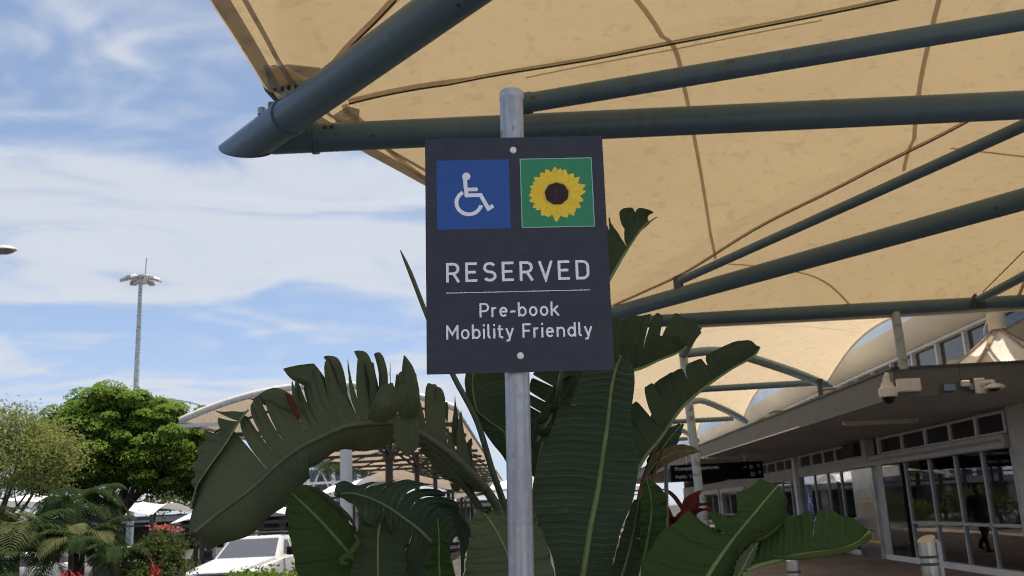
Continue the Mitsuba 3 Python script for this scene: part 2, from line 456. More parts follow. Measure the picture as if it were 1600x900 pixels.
# ---------------------------------------------------------------- terminal: a long frontage, slightly turned from the y axis
PSI = math.radians(2.386)
TA = np.array([math.sin(PSI), math.cos(PSI), 0])     # along the frontage, away from the camera
TN = np.array([-math.cos(PSI), math.sin(PSI), 0])    # outwards, to the kerb
TO = np.array([8.1776, -0.3407, 0.0])
TM = np.eye(4)
TM[:3, 0], TM[:3, 1], TM[:3, 3] = -TN, TA, TO


def TP(s, o, z):
    return TO + TA * s + TN * o + np.array([0, 0, z])


def tb(o0, o1, s0, s1, z0, z1, r=0):
    """A block of the terminal: o outwards from the glass line, s along it."""
    m = rbox(-o1, -o0, s0, s1, z0, z1, r) if r else box(-o1, -o0, s0, s1, z0, z1)
    m.apply_transform(TM)
    return m


B = thing('terminal_building', 'long cream and grey airport terminal frontage with glazed doors under a grey awning', 'building')
SE = 66.0
# slab and interior
add(B + '__floor', tb(-9, 0.0, 11.5, SE, -0.15, 0.02), 'interior_floor')
add(B + '__interior_wall', tb(-9.2, -9.0, 11.5, SE, 0, 3.4), 'interior_wall')
for s in (11.3, 33.95, SE):
    add(B + '__interior_wall', tb(-9, -0.08, s, s + 0.15, 0.0, 3.1), 'interior_wall')
add(B + '__ceiling', tb(-9, -0.05, 11.5, SE, 3.06, 3.2), 'interior_wall')
# things dimly seen indoors: a counter and a pillar row
for s in (19.5, 23.0, 30.0):
    add(B + '__pillar', tb(-5.2, -4.8, s, s + 0.4, 0.02, 3.06), 'wall_cream')
add(B + '__counter', tb(-7.0, -6.3, 18, 25, 0.02, 1.1), 'frame_grey')

# ground floor wall pieces
add(B + '__column', tb(-0.4, 0.12, 16.95, 17.62, 0.0, 3.05, 0.012), 'wall_cream')
add(B + '__wall', tb(-0.25, 0.0, 11.5, 16.95, 0.0, 3.05), 'wall_cream')
add(B + '__wall', tb(-0.25, -0.01, 17.62, 17.82, 0.0, 2.6), 'frame_grey')
add(B + '__wall', tb(-0.25, 0.02, 37.9, 43.6, 0.0, 2.62), 'wall_cream')
add(B + '__wall', tb(-0.25, 0.02, 34.1, 37.9, 2.22, 2.62), 'wall_cream')
add(B + '__wall', tb(-0.25, 0.02, 43.6, SE, 2.12, 2.62), 'wall_cream')
add(B + '__wall', tb(-0.25, 0.02, 59.5, SE, 0.0, 2.12), 'wall_cream')
add(B + '__sill', tb(-0.06, 0.10, 17.82, 33.75, 0.0, 0.13, 0.006), 'frame_white')
# head beam over the doors (a roller shutter case over the first bay)
add(B + '__head_beam', tb(-0.10, 0.16, 17.82, 27.5, 2.32, 2.58, 0.02), 'wall_cream')
add(B + '__head_beam', tb(-0.10, 0.06, 27.5, 34.05, 2.30, 2.60, 0.01), 'wall_cream')
add(B + '__conduit', tube([TP(17.9, 0.2, 2.45), TP(25.5, 0.2, 2.45)], 0.022, 8), 'frame_grey', smooth=50)
# high windows
hs = [18.0, 19.25, 20.55, 21.95, 23.45, 25.1]
hs2 = [28.0, 29.2, 30.55, 32.0, 33.55]
hs3 = [34.4, 35.8, 37.3, 38.9, 40.6, 42.4, 44.3, 46.3, 48.5]
for run in (hs, hs2, hs3):
    for a_, b_ in zip(run[:-1], run[1:]):
        w = fresh(B + '__high_window')
        scene[w] = mikit.ply(tb(-0.08, -0.05, a_ + 0.05, b_ - 0.05, 2.62, 2.98), 'glass_dark')
        add(w + '__frame', cat_([tb(-0.10, 0.0, a_ - 0.05, a_ + 0.05, 2.60, 3.0), tb(-0.10, -0.004, a_ + 0.05, b_ - 0.05, 2.60, 2.635), tb(-0.10, -0.004, a_ + 0.05, b_ - 0.05, 2.965, 3.0)]), 'frame_white')
    add(B + '__high_post', tb(-0.10, 0.02, run[-1] - 0.05, run[-1] + 0.07, 2.60, 3.05), 'frame_white')
add(B + '__wall', tb(-0.25, -0.12, 11.5, SE, 2.98, 3.05), 'wall_cream')
add(B + '__wall', tb(-0.25, -0.12, 25.2, 27.9, 2.56, 3.05), 'wall_cream')


def glazed(ss, z1, key='shopfront', rail=0.93, dark=None):
    for a_, b_ in zip(ss[:-1], ss[1:]):
        w = fresh(B + '__' + key)
        zs = [0.13, rail, z1] if rail else [0.13, z1]
        scene[w] = mikit.ply(tb(-0.05, 0.03, a_ - 0.035, a_ + 0.035, 0.13, z1), 'frame_grey')
        for z in zs[1:-1]:
            add(w + '__rail', tb(-0.045, 0.045, a_ + 0.035, b_ - 0.035, z - 0.03, z + 0.03), 'frame_grey')
        for z0_, z1_ in zip(zs[:-1], zs[1:]):
            q = [TP(a_ + 0.03, -0.01, z0_), TP(b_ - 0.03, -0.01, z0_), TP(b_ - 0.03, -0.01, z1_), TP(a_ + 0.03, -0.01, z1_)]
            add(w + '__pane', (np.array(q), np.array([[0, 1, 2], [0, 2, 3]])), 'pane')
    add(B + '__' + key + '_post', tb(-0.05, 0.03, ss[-1] - 0.035, ss[-1] + 0.035, 0.0, z1), 'frame_grey')


glazed([17.86, 19.12, 20.43, 21.86, 23.39], 2.32)
glazed([27.3, 28.74, 30.16, 31.73, 33.72], 2.30, 'door', rail=None)
add(B + '__door_panel', tb(-0.03, 0.01, 30.22, 31.68, 0.13, 1.15), 'frame_white', label='white lower panel of a door')
poster = add(B + '__access_poster', tb(0.0, 0.006, 32.3, 33.1, 1.05, 1.85), 'sign_blue', label='blue poster with a white wheelchair symbol on the glass')
glazed([34.15, 35.0, 36.4, 37.85], 2.2, 'door', rail=None)
glazed([44.0, 46.0, 48.0, 49.9], 2.05, 'door', rail=1.0)
glazed([51.0, 53.5, 56.0, 59.4], 2.05, 'door', rail=1.0)
add(B + '__door_frame', cat_([tb(0.0, 0.12, 43.7, 43.98, 0, 2.25), tb(0.0, 0.12, 49.94, 50.25, 0, 2.25), tb(0.0, 0.118, 43.98, 49.94, 2.06, 2.25)]), 'frame_white')
add(B + '__door_frame', cat_([tb(0.0, 0.12, 50.7, 50.97, 0, 2.25), tb(0.0, 0.12, 59.44, 59.7, 0, 2.25), tb(0.0, 0.118, 50.97, 59.44, 2.06, 2.25)]), 'frame_white')
add(B + '__white_post', tb(-0.05, 0.14, 33.75, 34.1, 0, 3.0, 0.01), 'frame_white')
# stainless clad pier with yellow bands
add(B + '__steel_pier', tb(-0.1, 0.20, 25.35, 27.1, 0.0, 2.30, 0.01), 'stainless', label='stainless steel clad pier with two yellow bands')
add(B + '__steel_pier__band', tb(0.19, 0.206, 25.36, 26.6, 1.42, 1.47), 'yellow')
add(B + '__steel_pier__band', tb(0.19, 0.206, 25.36, 26.6, 0.40, 0.45), 'yellow')
add(B + '__steel_panel', tb(-0.1, 0.08, 23.55, 24.85, 0.0, 2.30, 0.008), 'glass_dark')
add(B + '__steel_panel', tb(-0.09, 0.10, 23.6, 24.8, 2.02, 2.26, 0.004), 'stainless')
add(B + '__cover_plate', tb(0.0, 0.10, 24.85, 25.35, 0.0, 2.55, 0.006), 'frame_grey')
add(B + '__shutter_box', tb(-0.05, 0.22, 25.6, 27.3, 2.45, 3.04, 0.02), 'wall_cream')
add(B + '__speaker_box', tb(0.22, 0.42, 25.9, 26.9, 2.62, 2.98, 0.02), 'black_box')

# awning: soffit, deck and fascia panels; its kerb edge runs slightly outwards with distance


def ao(s):
    return 3.0 + (s - 14.8) * 0.030


aw = fresh(B + '__awning')
v = np.array([TP(14.83, 0.0, 3.05), TP(14.83, ao(14.8) - 0.04, 3.05), TP(SE, ao(SE) - 0.04, 3.05), TP(SE, 0.0, 3.05)])
v = np.vstack([v, v + [0, 0, 0.36]])
scene[aw] = mikit.ply(hull(v), 'soffit_grey')
s = 14.8
while s < SE:
    e = min(s + 1.75, SE)
    a0, a1 = ao(s), ao(e)
    p = [TP(s + 0.004, a0 - 0.05, 3.03), TP(s + 0.004, a0, 3.03), TP(e - 0.004, a1 - 0.05, 3.03), TP(e - 0.004, a1, 3.03)]
    p = np.array(p)
    add(B + '__awning__fascia_panel', hull(np.vstack([p, p + [0, 0, 0.43]])), 'fascia_grey')
    s = e
for o in (0.0, 1.0, 2.0):
    add(B + '__awning__fascia_panel', tb(o + 0.003, min(o + 0.997, 2.95), 14.79, 14.83, 3.03, 3.46), 'fascia_grey')
add(B + '__awning__capping', cat_([hull(np.vstack([np.array([TP(14.76, 3.03, 3.46), TP(14.76, 2.88, 3.46), TP(SE, ao(SE) + 0.03, 3.46), TP(SE, ao(SE) - 0.12, 3.46)]), np.array([TP(14.76, 3.03, 3.50), TP(14.76, 2.88, 3.50), TP(SE, ao(SE) + 0.03, 3.50), TP(SE, ao(SE) - 0.12, 3.50)])])),
                                  tb(0.0, 2.88, 14.76, 14.88, 3.46, 3.497)]), 'steel_dark')
add(B + '__awning__conduit', tube([TP(20.2, ao(20.2) + 0.012, 3.05), TP(33.5, ao(33.5) + 0.012, 3.05)], 0.016, 8), 'plastic_white', smooth=50)
# upper storey
add(B + '__upper_wall', tb(-0.4, -0.1, 11.5, SE, 3.41, 3.85), 'wall_cream')
add(B + '__upper_wall', tb(-0.5, -0.25, 11.5, SE, 4.78, 5.3), 'wall_cream')
s = 12.0
while s < 48:
    w = fresh(B + '__upper_window')
    scene[w] = mikit.ply(tb(-0.16, -0.13, s + 0.04, s + 1.41, 3.85, 4.72), 'glass_dark')
    add(w + '__mullion', tb(-0.16, -0.04, s - 0.04, s + 0.04, 3.85, 4.72), 'frame_white')
    s += 1.45
add(B + '__window_rail', tb(-0.2, 0.0, 11.5, SE, 4.72, 4.79, 0.01), 'frame_white')
eave = []
for i in range(9):
    t = i / 8
    eave.append((0.02 + 0.55 * t, 4.79 + 0.42 * t ** 1.6))
ev = np.array([[TP(s_, o, z) for o, z in eave] for s_ in (11.5, SE)]).reshape(-1, 3)
add(B + '__eave', trimesh.Trimesh(ev, grid_faces(2, 9), process=False), 'eave_cream', smooth=True)
bl = np.array([[TP(s_, o, z) for o, z in [(0.57, 5.21), (0.52, 5.6), (0.35, 6.1), (-0.1, 6.5), (-6, 6.9)]] for s_ in (11.5, SE)]).reshape(-1, 3)
add(B + '__blue_roof_band', trimesh.Trimesh(bl, grid_faces(2, 5), process=False), 'band_blue', smooth=True)
add(B + '__end_wall', tb(-9, -0.1, 11.2, 11.5, 3.2, 6.6), 'wall_cream')
# fittings on the awning soffit and roof
for p in ((7.188, 19.023, 3.05), (6.815, 30.866, 3.05)):
    k = fresh('batten_light')
    x, y, z = p
    L = 0.72 if y < 25 else 0.95
    scene[k] = mikit.ply(rbox(x - L, x + L, y - 0.06, y + 0.06, 2.985, 3.046, 0.01), 'plastic_cream')
    for sx in (-1, 1):
        add(k + '__end_cap', rbox(x + sx * L - 0.02, x + sx * L + 0.02, y - 0.065, y + 0.065, 2.97, 3.047, 0.006), 'plastic_white')
    add(k + '__reflector', rbox(x - L + 0.05, x + L - 0.05, y - 0.045, y + 0.045, 2.955, 2.984, 0.006), 'plastic_cream')
    tag(k, 'cream batten light on the soffit nearest the dome camera' if y < 25 else 'dim batten light on the soffit above the black hanging sign', 'light')
for i, (o, s, w, h) in enumerate([(2.2, 20.6, 0.55, 0.62), (2.2, 26.6, 0.8, 0.55), (2.25, 25.2, 0.7, 0.6), (2.3, 41.0, 0.9, 0.6), (2.3, 38.6, 0.8, 0.65)]):
    k = thing('roof_unit', ['cream cabinet on the awning roof nearest the short post', 'first of two boxy roof units behind the grey fascia', 'second of two boxy roof units behind the grey fascia',
                            'far roof unit at the left of a far pair', 'far roof unit at the right of a far pair'][i], 'roof unit')
    w, h = w * 0.8, h * 0.62
    add(k + '__cabinet', tb(o - w / 2, o + w / 2, s, s + w * 1.3, 3.47, 3.47 + h, 0.03), 'roof_metal')
    add(k + '__grille', tb(o + w / 2 - 0.01, o + w / 2 + 0.012, s + 0.1, s + w * 1.1, 3.55, 3.40 + h, 0.004), 'frame_grey')
    add(k + '__lid', tb(o - w / 2 - 0.03, o + w / 2 + 0.03, s - 0.03, s + w * 1.3 + 0.03, 3.47 + h, 3.50 + h, 0.008), 'roof_metal')
k = thing('vent_pipe', 'black capped vent pipe standing beside the cream cabinet on the awning roof', 'pipe')
c0 = TP(20.3, 2.62, 3.46)
add(k + '__stack', tube([c0, c0 + [0, 0, 0.52]], 0.05, 14), 'steel_dark', smooth=50)
add(k + '__cowl', tube([c0 + [0, 0, 0.50], c0 + [0, 0, 0.58]], 0.08, 14), 'steel_dark', smooth=50)

# white pyramid skylight tent on the awning roof
k = thing('skylight_tent', 'white fabric pyramid tent with brown straps on the awning roof', 'tent')
ap = TP(15.9, 0.80, 4.22)
base = [ap + TN * (1.15 * math.cos(q)) + TA * (1.15 * math.sin(q)) + [0, 0, -0.86] for q in np.arange(6) * math.pi / 3 + 0.35]
vv, ff = [], []
for i in range(6):
    b0, b1 = base[i], base[(i + 1) % 6]
    rows = []
    for t in np.linspace(0, 1, 9):
        sagv = -0.10 * math.sin(math.pi * t)
        rows.append([ap * (1 - t) + (b0 * (1 - q) + b1 * q) * t + np.array([0, 0, sagv * (0.35 + 0.65 * math.sin(math.pi * q))]) for q in np.linspace(0, 1, 6)])
    g = np.array(rows).reshape(-1, 3)
    ff.append(grid_faces(9, 6) + len(vv) * 54)
    vv.append(g)
scene[k + '__skin'] = mikit.ply(trimesh.Trimesh(np.vstack(vv), np.vstack(ff), process=False), 'fabric_white')
for i in range(6):
    pth = [ap * (1 - t) + base[i] * t + np.array([0, 0, -0.035 * math.sin(math.pi * t) + 0.012]) for t in np.linspace(0, 1, 7)]
    add(k + '__strap', tube(pth, 0.035, 6, flat=0.5), 'strap_brown')
add(k + '__mast_box', tube([ap + [0, 0, -0.05], ap + [0, 0, 0.30]], 0.14, 18), 'plastic_cream', smooth=50)
add(k + '__cord', tube([ap + TN * 0.15 + [0, 0, 0.12], ap + TN * 0.22 + [0, 0, -0.02], ap + TN * 0.24 + [0, 0, -0.12]], 0.008, 5), 'plastic_white')

# security cameras and boxes on the end fascia
yf = 14.46


def fpt(px_pt):
    return np.array(px_pt)


c = fpt((5.954, 14.42, 3.193))
k = thing('junction_box', 'cream junction box on the dark end fascia beside the dome camera', 'box')
add(k + '__case', rbox(c[0] - 0.19, c[0] + 0.17, c[1] - 0.05, c[1] + 0.02, c[2] - 0.10, c[2] + 0.10, 0.012), 'plastic_white')
add(k + '__lid', rbox(c[0] - 0.17, c[0] - 0.02, c[1] - 0.058, c[1] - 0.05, c[2] - 0.085, c[2] + 0.085, 0.003), 'plastic_white')
add(k + '__lid', rbox(c[0] + 0.0, c[0] + 0.15, c[1] - 0.058, c[1] - 0.05, c[2] - 0.085, c[2] + 0.085, 0.003), 'plastic_white')
c = fpt((5.519, 14.15, 3.103))
k = thing('security_camera', 'white dome security camera hanging at the corner of the awning', 'camera')
dome = lathe([(0.0, 0.20), (0.05, 0.20), (0.055, 0.12), (0.085, 0.11), (0.09, 0.06), (0.13, 0.03), (0.135, -0.06), (0.125, -0.10), (0.0, -0.10)], 28)
dome.apply_translation(c)
add(k + '__housing', dome, 'plastic_white', smooth=35)
dm = lathe([(0.0, -0.20), (0.05, -0.19), (0.085, -0.15), (0.10, -0.10), (0.0, -0.10)], 24)
dm.apply_translation(c)
add(k + '__dome', dm, 'black_gloss', smooth=50)
add(k + '__arm', tube(spline([c + [0, 0, 0.19], c + [0.03, 0.03, 0.24], c + [0.12, 0.25, 0.22], c + [0.14, 0.30, 0.20]], 12), 0.035, 12), 'plastic_white', smooth=50)
c = fpt((7.116, 14.25, 3.115))
k = thing('security_camera', 'white turret security camera on the end fascia near the right edge', 'camera')
add(k + '__bracket', cat_([rbox(c[0] - 0.18, c[0] - 0.02, c[1] + 0.12, c[1] + 0.17, c[2] - 0.10, c[2] + 0.13, 0.01), tube(spline([c + [-0.10, 0.14, 0.02], c + [-0.04, 0.05, 0.06], c + [0.03, 0, 0.06], c + [0.04, 0, 0.0]], 10), 0.03, 10)]), 'plastic_white', smooth=40)
tr = lathe([(0, 0.03), (0.07, 0.03), (0.14, 0.0), (0.15, -0.03), (0.13, -0.045), (0, -0.045)], 26)
tr.apply_translation(c + [0.04, 0, -0.01])
add(k + '__housing', tr, 'plastic_white', smooth=35)
ln = lathe([(0, -0.085), (0.05, -0.08), (0.09, -0.045), (0, -0.045)], 20)
ln.apply_translation(c + [0.04, 0, -0.01])
add(k + '__lens', ln, 'black_gloss', smooth=40)
c = fpt((6.808, 14.42, 3.172))
k = thing('sensor_box', 'small cream sensor box between the two cameras', 'sensor')
add(k + '__case', rbox(c[0] - 0.065, c[0] + 0.065, c[1] - 0.04, c[1] + 0.02, c[2] - 0.04, c[2] + 0.05, 0.01), 'plastic_cream')
add(k + '__eye', rbox(c[0] - 0.02, c[0] + 0.04, c[1] - 0.05, c[1] - 0.02, c[2] - 0.075, c[2] - 0.04, 0.008), 'steel_dark')
for i, p in enumerate(((6.569, 14.42, 3.135), (6.949, 14.42, 3.136))):
    k = thing('blue_plate', ['blue plate on the end fascia left of the small sensor box', 'blue plate on the end fascia right of the small sensor box'][i], 'plate')
    add(k + '__plate', rbox(p[0] - 0.09, p[0] + 0.09, p[1] - 0.01, p[1] + 0.02, p[2] - 0.055, p[2] + 0.05, 0.004), 'glass_blue')
    add(k + '__rim', rbox(p[0] - 0.10, p[0] + 0.10, p[1], p[1] + 0.021, p[2] - 0.065, p[2] + 0.06, 0.004), 'steel_dark')

# black hanging wayfinding sign
k = thing('hanging_sign', 'black wayfinding sign with pale lettering hanging under the awning', 'sign')
A0, A1 = np.array((4.401, 28.4, 2.521)), np.array((7.11, 28.4, 2.486))
zc = 2.47
add(k + '__board', rbox(A0[0], A1[0], 28.35, 28.5, zc - 0.24, zc + 0.25, 0.01), 'sign_black')
for tx, hh, xo, zo in (('Domestic', 0.095, 0.12, 0.09), ('Departures', 0.095, 0.74, 0.09), ('Public', 0.085, 0.12, -0.14), ('Toilets', 0.085, 0.52, -0.14)):
    m = meshkit.text_mesh(tx, hh, 0.006)
    m.apply_transform(trimesh.transformations.rotation_matrix(math.pi / 2, (1, 0, 0)))
    m.apply_translation((A0[0] + xo, 28.348, zc + zo))
    add(k + '__lettering', m, 'sign_text_grey')
ic = []
for xo, zo, r in ((2.25, 0.10, 0.034), (2.44, 0.10, 0.05), (2.66, 0.13, 0.04), (2.47, -0.11, 0.06), (2.68, -0.07, 0.035)):
    d = trimesh.creation.annulus(r * 0.55, r, 0.006, sections=20)
    d.apply_transform(trimesh.transformations.rotation_matrix(math.pi / 2, (1, 0, 0)))
    d.apply_translation((A0[0] + xo * (A1[0] - A0[0]) / 2.8, 28.346, zc + zo))
    ic.append(d)
add(k + '__symbols', cat_(ic), 'sign_text_grey')
for xo in (0.5, (A1[0] - A0[0]) - 0.5):
    add(k + '__hanger', box(A0[0] + xo - 0.015, A0[0] + xo + 0.015, 28.41, 28.44, zc + 0.25, 3.05), 'frame_grey')

# ---------------------------------------------------------------- tensile canopy over the kerb
MEM_EDGE = np.array([(-4.9, -1.3), (-3.4, -0.2), (-2.3, 1.5), (-1.80, 3.4), (-1.75, 4.6), (-1.76, 5.24), (-1.74, 5.73), (-1.72, 6.31), (-1.48, 7.17), (-1.24, 7.85), (-0.8, 8.79), (-0.05, 10.4), (0.55, 12.2), (0.80, 13.6), (0.86, 14.5)])


def mem_edge_x(y):
    return np.interp(y, MEM_EDGE[:, 1], MEM_EDGE[:, 0])


def _seg(x, y, a, b):
    """Distance from (x, y) to the segment a b in plan."""
    ax, ay, bx, by = *a, *b
    t = np.clip(((x - ax) * (bx - ax) + (y - ay) * (by - ay)) / ((bx - ax) ** 2 + (by - ay) ** 2), 0, 1)
    return np.hypot(x - ax - t * (bx - ax), y - ay - t * (by - ay))


def mem_z(x, y):
    """Height of the near canopy's fabric over the plan."""
    d = np.maximum(x - mem_edge_x(y), 0)
    z = 4.75 + 0.30 * (1 - np.exp(-d / 2.2))
    z = z - 0.10 * np.exp(-_seg(x, y, (-1.25, 6.85), (4.5, 5.0)) / 0.35)
    z = z - 0.10 * np.exp(-_seg(x, y, (-1.62, 6.45), (-1.0, 3.6)) / 0.30)
    z = z - 0.26 * np.exp(-_seg(x, y, (0.9, 14.2), (4.2, 7.3)) / 0.70)
    z = z + 0.16 * np.sin(0.7 * x + 0.4) * np.sin(0.62 * (y - 6.8)) * np.clip(d / 2, 0, 1)
    w = np.exp(-np.maximum(14.5 - y, 0) / 1.1)
    return z * (1 - w) + 4.46 * w


C = thing('fabric_canopy', 'tan fabric canopy on blue grey steel tubes above the reserved sign, nearest the camera', 'canopy', 'tensile canopies along the terminal kerb')
ys = np.linspace(1.3, 14.5, 130)  # near edge cut short out of view, so light reaches the sign
us = np.concatenate([np.linspace(0, 0.12, 14)[:-1], np.linspace(0.12, 1, 80)])
Y, U = np.meshgrid(ys, us, indexing='ij')
EX = mem_edge_x(Y)
X = EX + (9.2 - EX) * U
v = np.stack([X, Y, mem_z(X, Y)], -1).reshape(-1, 3)
scene[C + '__membrane'] = mikit.ply(trimesh.Trimesh(v, grid_faces(len(ys), len(us)), process=False), 'fabric_tan', smooth=True)


def ribbon(pts, w, drop, n=60):
    """A strip of fabric welded under the membrane along the plan line pts, w wide."""
    p = spline(pts, n)
    t = np.gradient(p[:, :2], axis=0)
    t /= np.linalg.norm(t, axis=1, keepdims=True)
    s = np.stack([-t[:, 1], t[:, 0]], 1) * w / 2
    rows = []
    for q in (-1, 1):
        xy = p[:, :2] + q * s
        rows.append(np.column_stack([xy, mem_z(xy[:, 0], xy[:, 1]) - drop]))
    a, b = rows
    top = np.stack([a, b, b + [0, 0, 0.004], a + [0, 0, 0.004]], 1)
    vv = top.reshape(-1, 3)
    i = np.arange(n - 1)[:, None]
    q = np.concatenate([np.stack([i * 4 + k, i * 4 + (k + 1) % 4, (i + 1) * 4 + (k + 1) % 4, (i + 1) * 4 + k], -1).reshape(-1, 4) for k in range(4)])
    return trimesh.Trimesh(vv, np.vstack([q[:, [0, 1, 2]], q[:, [0, 2, 3]]]), process=False)


def under(pts, drop, n=40):
    p = spline(pts, n)
    p[:, 2] = mem_z(p[:, 0], p[:, 1]) - drop
    return p


for pts, w in (([(0.86, 5.551, 4.844), (1.051, 5.905, 4.83), (1.257, 6.358, 4.885), (1.548, 7.463, 5.022), (1.851, 8.691, 5.075), (2.189, 10.052, 4.969), (2.746, 12.305, 4.779)], 0.036), ([(3.028, 5.878, 4.913), (3.263, 6.613, 4.956), (3.521, 7.452, 4.915), (4.183, 9.475, 4.91)], 0.036),
               ([(4.383, 8.818, 4.89), (4.805, 8.974, 4.889), (5.342, 9.147, 4.874)], 0.034), ([(2.988, 12.637, 4.784), (4.321, 13.514, 4.794), (6.312, 15.225, 4.931), (7.438, 15.33, 4.748)], 0.034),
               ([(-1.217, 6.73, 4.705), (-1.167, 7.079, 4.733), (-1.055, 7.736, 4.766), (-0.764, 8.641, 4.76)], 0.05)):
    add(C + '__panel_seam', ribbon(pts, w, 0.008), 'seam')
eg = MEM_EDGE.copy()
yy = np.linspace(1.4, 14.4, 110)
for off, w in ((0.055, 0.11),):
    pp_ = np.column_stack([mem_edge_x(yy) + off * 1.25, yy, yy * 0])
    add(C + '__edge_band', ribbon(pp_, w, 0.007, 160), 'fabric_edge')
pp_ = np.column_stack([mem_edge_x(yy) + 0.21, yy, yy * 0])
add(C + '__edge_band', ribbon(pp_, 0.035, 0.007, 160), 'fabric_edge')
# cables in pockets along the folds
for pts in ([(-1.177, 6.699, 4.715), (-0.407, 6.577, 4.776), (0.558, 6.482, 4.861), (1.243, 6.272, 4.865), (1.883, 6.055, 4.859), (2.532, 5.856, 4.868), (2.993, 5.708, 4.885)], [(-1.295, 6.323, 4.746), (-1.05, 5.995, 4.805), (-0.831, 5.728, 4.84), (-0.659, 5.492, 4.858)],
            [(1.467, 13.837, 4.533), (1.92, 13.214, 4.61), (2.322, 12.709, 4.69), (3.088, 11.132, 4.885), (3.591, 9.992, 4.914), (3.876, 8.903, 4.868), (4.093, 7.989, 4.813), (4.159, 7.324, 4.764)], [(7.807, 15.398, 4.8), (7.873, 14.844, 4.985), (7.414, 13.06, 4.93)]):
    add(C + '__fold_cable', tube(under(pts, 0.030), 0.007, 6), 'cable', smooth=True)
    add(C + '__fold_pocket_and_shadow', ribbon(pts, 0.060, 0.012), 'seam')
add(C + '__fold_pocket_and_shadow', ribbon([(0.188, 6.778, 4.879), (0.571, 6.678, 4.896), (1.279, 6.484, 4.908), (1.85, 6.276, 4.902), (2.294, 6.134, 4.901)], 0.022, 0.010), 'seam')  # no pocket here: a shadow line on the fabric, drawn as a strip

# steel: big tube from the tip towards the camera, cross beam, struts and diagonals
TIP = np.array((-1.887, 6.668, 4.4))
Q = np.array((-0.274, 4.794, 4.4))
dirn = (Q - TIP) / np.linalg.norm(Q - TIP)
eh = np.array([-dirn[1], dirn[0], 0.0])
cA, cB, cC = TIP - eh * 0.135 - dirn * 0.30, TIP + eh * 0.135 + dirn * 0.02, TIP + dirn * 0.06 - np.array([0, 0, 0.135])     # a sloping mitre
cut0, cutn = cA, np.cross(cB - cA, cC - cA)
cutn /= np.linalg.norm(cutn)
if cutn @ dirn < 0:
    cutn = -cutn
an_ = np.linspace(0, 2 * np.pi, 49)
of_ = 0.135 * (np.cos(an_)[:, None] * eh + np.sin(an_)[:, None] * np.cross(dirn, eh))
sl_ = ((TIP + of_ - cut0) @ cutn) / (dirn @ cutn)
ep = TIP + of_ - dirn * sl_[:, None]
m = trimesh.Trimesh(np.stack([ep * (1 - q) + (TIP + of_ + dirn * 0.55) * q for q in np.linspace(0, 1, 5)], 0).reshape(-1, 3), grid_faces(5, 49), process=False)
if m.face_normals[0] @ (m.triangles_center[0] - TIP) < 0:
    m.invert()
add(C + '__tip__end_plate', hull(np.vstack([ep, ep - cutn * 0.010])), 'steel_dark')
add(C + '__tip', m, 'steel_blue', smooth=True, label='sharp mitred tip where the two edge tubes meet')
add(C + '__edge_tube', tube([TIP + dirn * 0.545, TIP + dirn * 9.5], 0.128, 40), 'steel_blue', smooth=40)
add(C + '__tip__collar', tube([TIP + dirn * 0.53, TIP + dirn * 0.56], 0.142, 40), 'steel_blue', smooth=40)
b1a, b1b = np.array((-1.747, 6.648, 4.4)), np.array((3.916, 6.666, 4.4))
d1 = (b1b - b1a) / np.linalg.norm(b1b - b1a)
add(C + '__cross_beam', tube([b1a, b1a + d1 * 10.2], 0.108, 36), 'steel_blue', smooth=40)
for t, w, r in ((0.30, 0.02, 0.121), (0.325, 0.02, 0.121), (0.66, 0.006, 0.1105)):
    add(C + '__flange', tube([b1a + d1 * t, b1a + d1 * (t + w)], r, 36), 'steel_blue', smooth=40)
bl_ = []
for t, a_ in ((0.42, -0.4), (0.47, -0.4), (0.315, 0.9)):
    c = b1a + d1 * t + 0.108 * np.array([0, -math.cos(a_), math.sin(-a_)])
    bl_.append(trimesh.creation.icosphere(2, 0.018).apply_translation(c))
add(C + '__flange__bolt', cat_(bl_), 'steel_dark', smooth=True, kind='stuff')
b2a, b2b = np.array((0.117, 6.263, 4.42)), np.array((3.402, 5.618, 4.55))
d2 = (b2b - b2a) / np.linalg.norm(b2b - b2a)
add(C + '__strut', tube([b2a, b2a + d2 * 5.5], 0.070, 30), 'steel_blue', smooth=40)
add(C + '__strut__end_plate', bar(b2a + d2 * 0.0, b2a + d2 * 0.09, 0.03, 0.155), 'steel_dark')
b4a, b4b = np.array((0.828, 14.699, 4.4)), np.array((5.148, 9.055, 4.4))
d4 = (b4b - b4a) / np.linalg.norm(b4b - b4a)
add(C + '__diagonal_beam', tube([b4a, b4a + d4 * 9.0], 0.112, 36), 'steel_blue', smooth=40)
b3a, b3b = np.array((2.193, 11.954, 4.42)), np.array((4.218, 7.232, 4.46))
d3 = (b3b - b3a) / np.linalg.norm(b3b - b3a)
add(C + '__strut', tube([b3a, b3a + d3 * 6.5], 0.052, 26), 'steel_blue', smooth=40)
add(C + '__strut_001__end_plate', bar(b3a - d3 * 0.16, b3a + d3 * 0.02, 0.03, 0.16), 'steel_dark')
ba, bb = np.array((0.821, 14.539, 4.4)), np.array((7.904, 14.4, 4.4))
db = (bb - ba) / np.linalg.norm(bb - ba)
add(C + '__cross_beam', tube([ba, ba + db * 7.6], 0.105, 36), 'steel_blue', smooth=40)
add(C + '__gutter', bar(ba + db * 2.0 + [0, 0.16, -0.095], ba + db * 7.5 + [0, 0.16, -0.095], 0.10, 0.034), 'eave_cream')
sa, sb = np.array((7.138, 14.366, 4.42)), np.array((7.21, 12.917, 4.5))
ds = (sb - sa) / np.linalg.norm(sb - sa)
add(C + '__strut', tube([sa, sa + ds * 4], 0.065, 24), 'steel_blue', smooth=40)
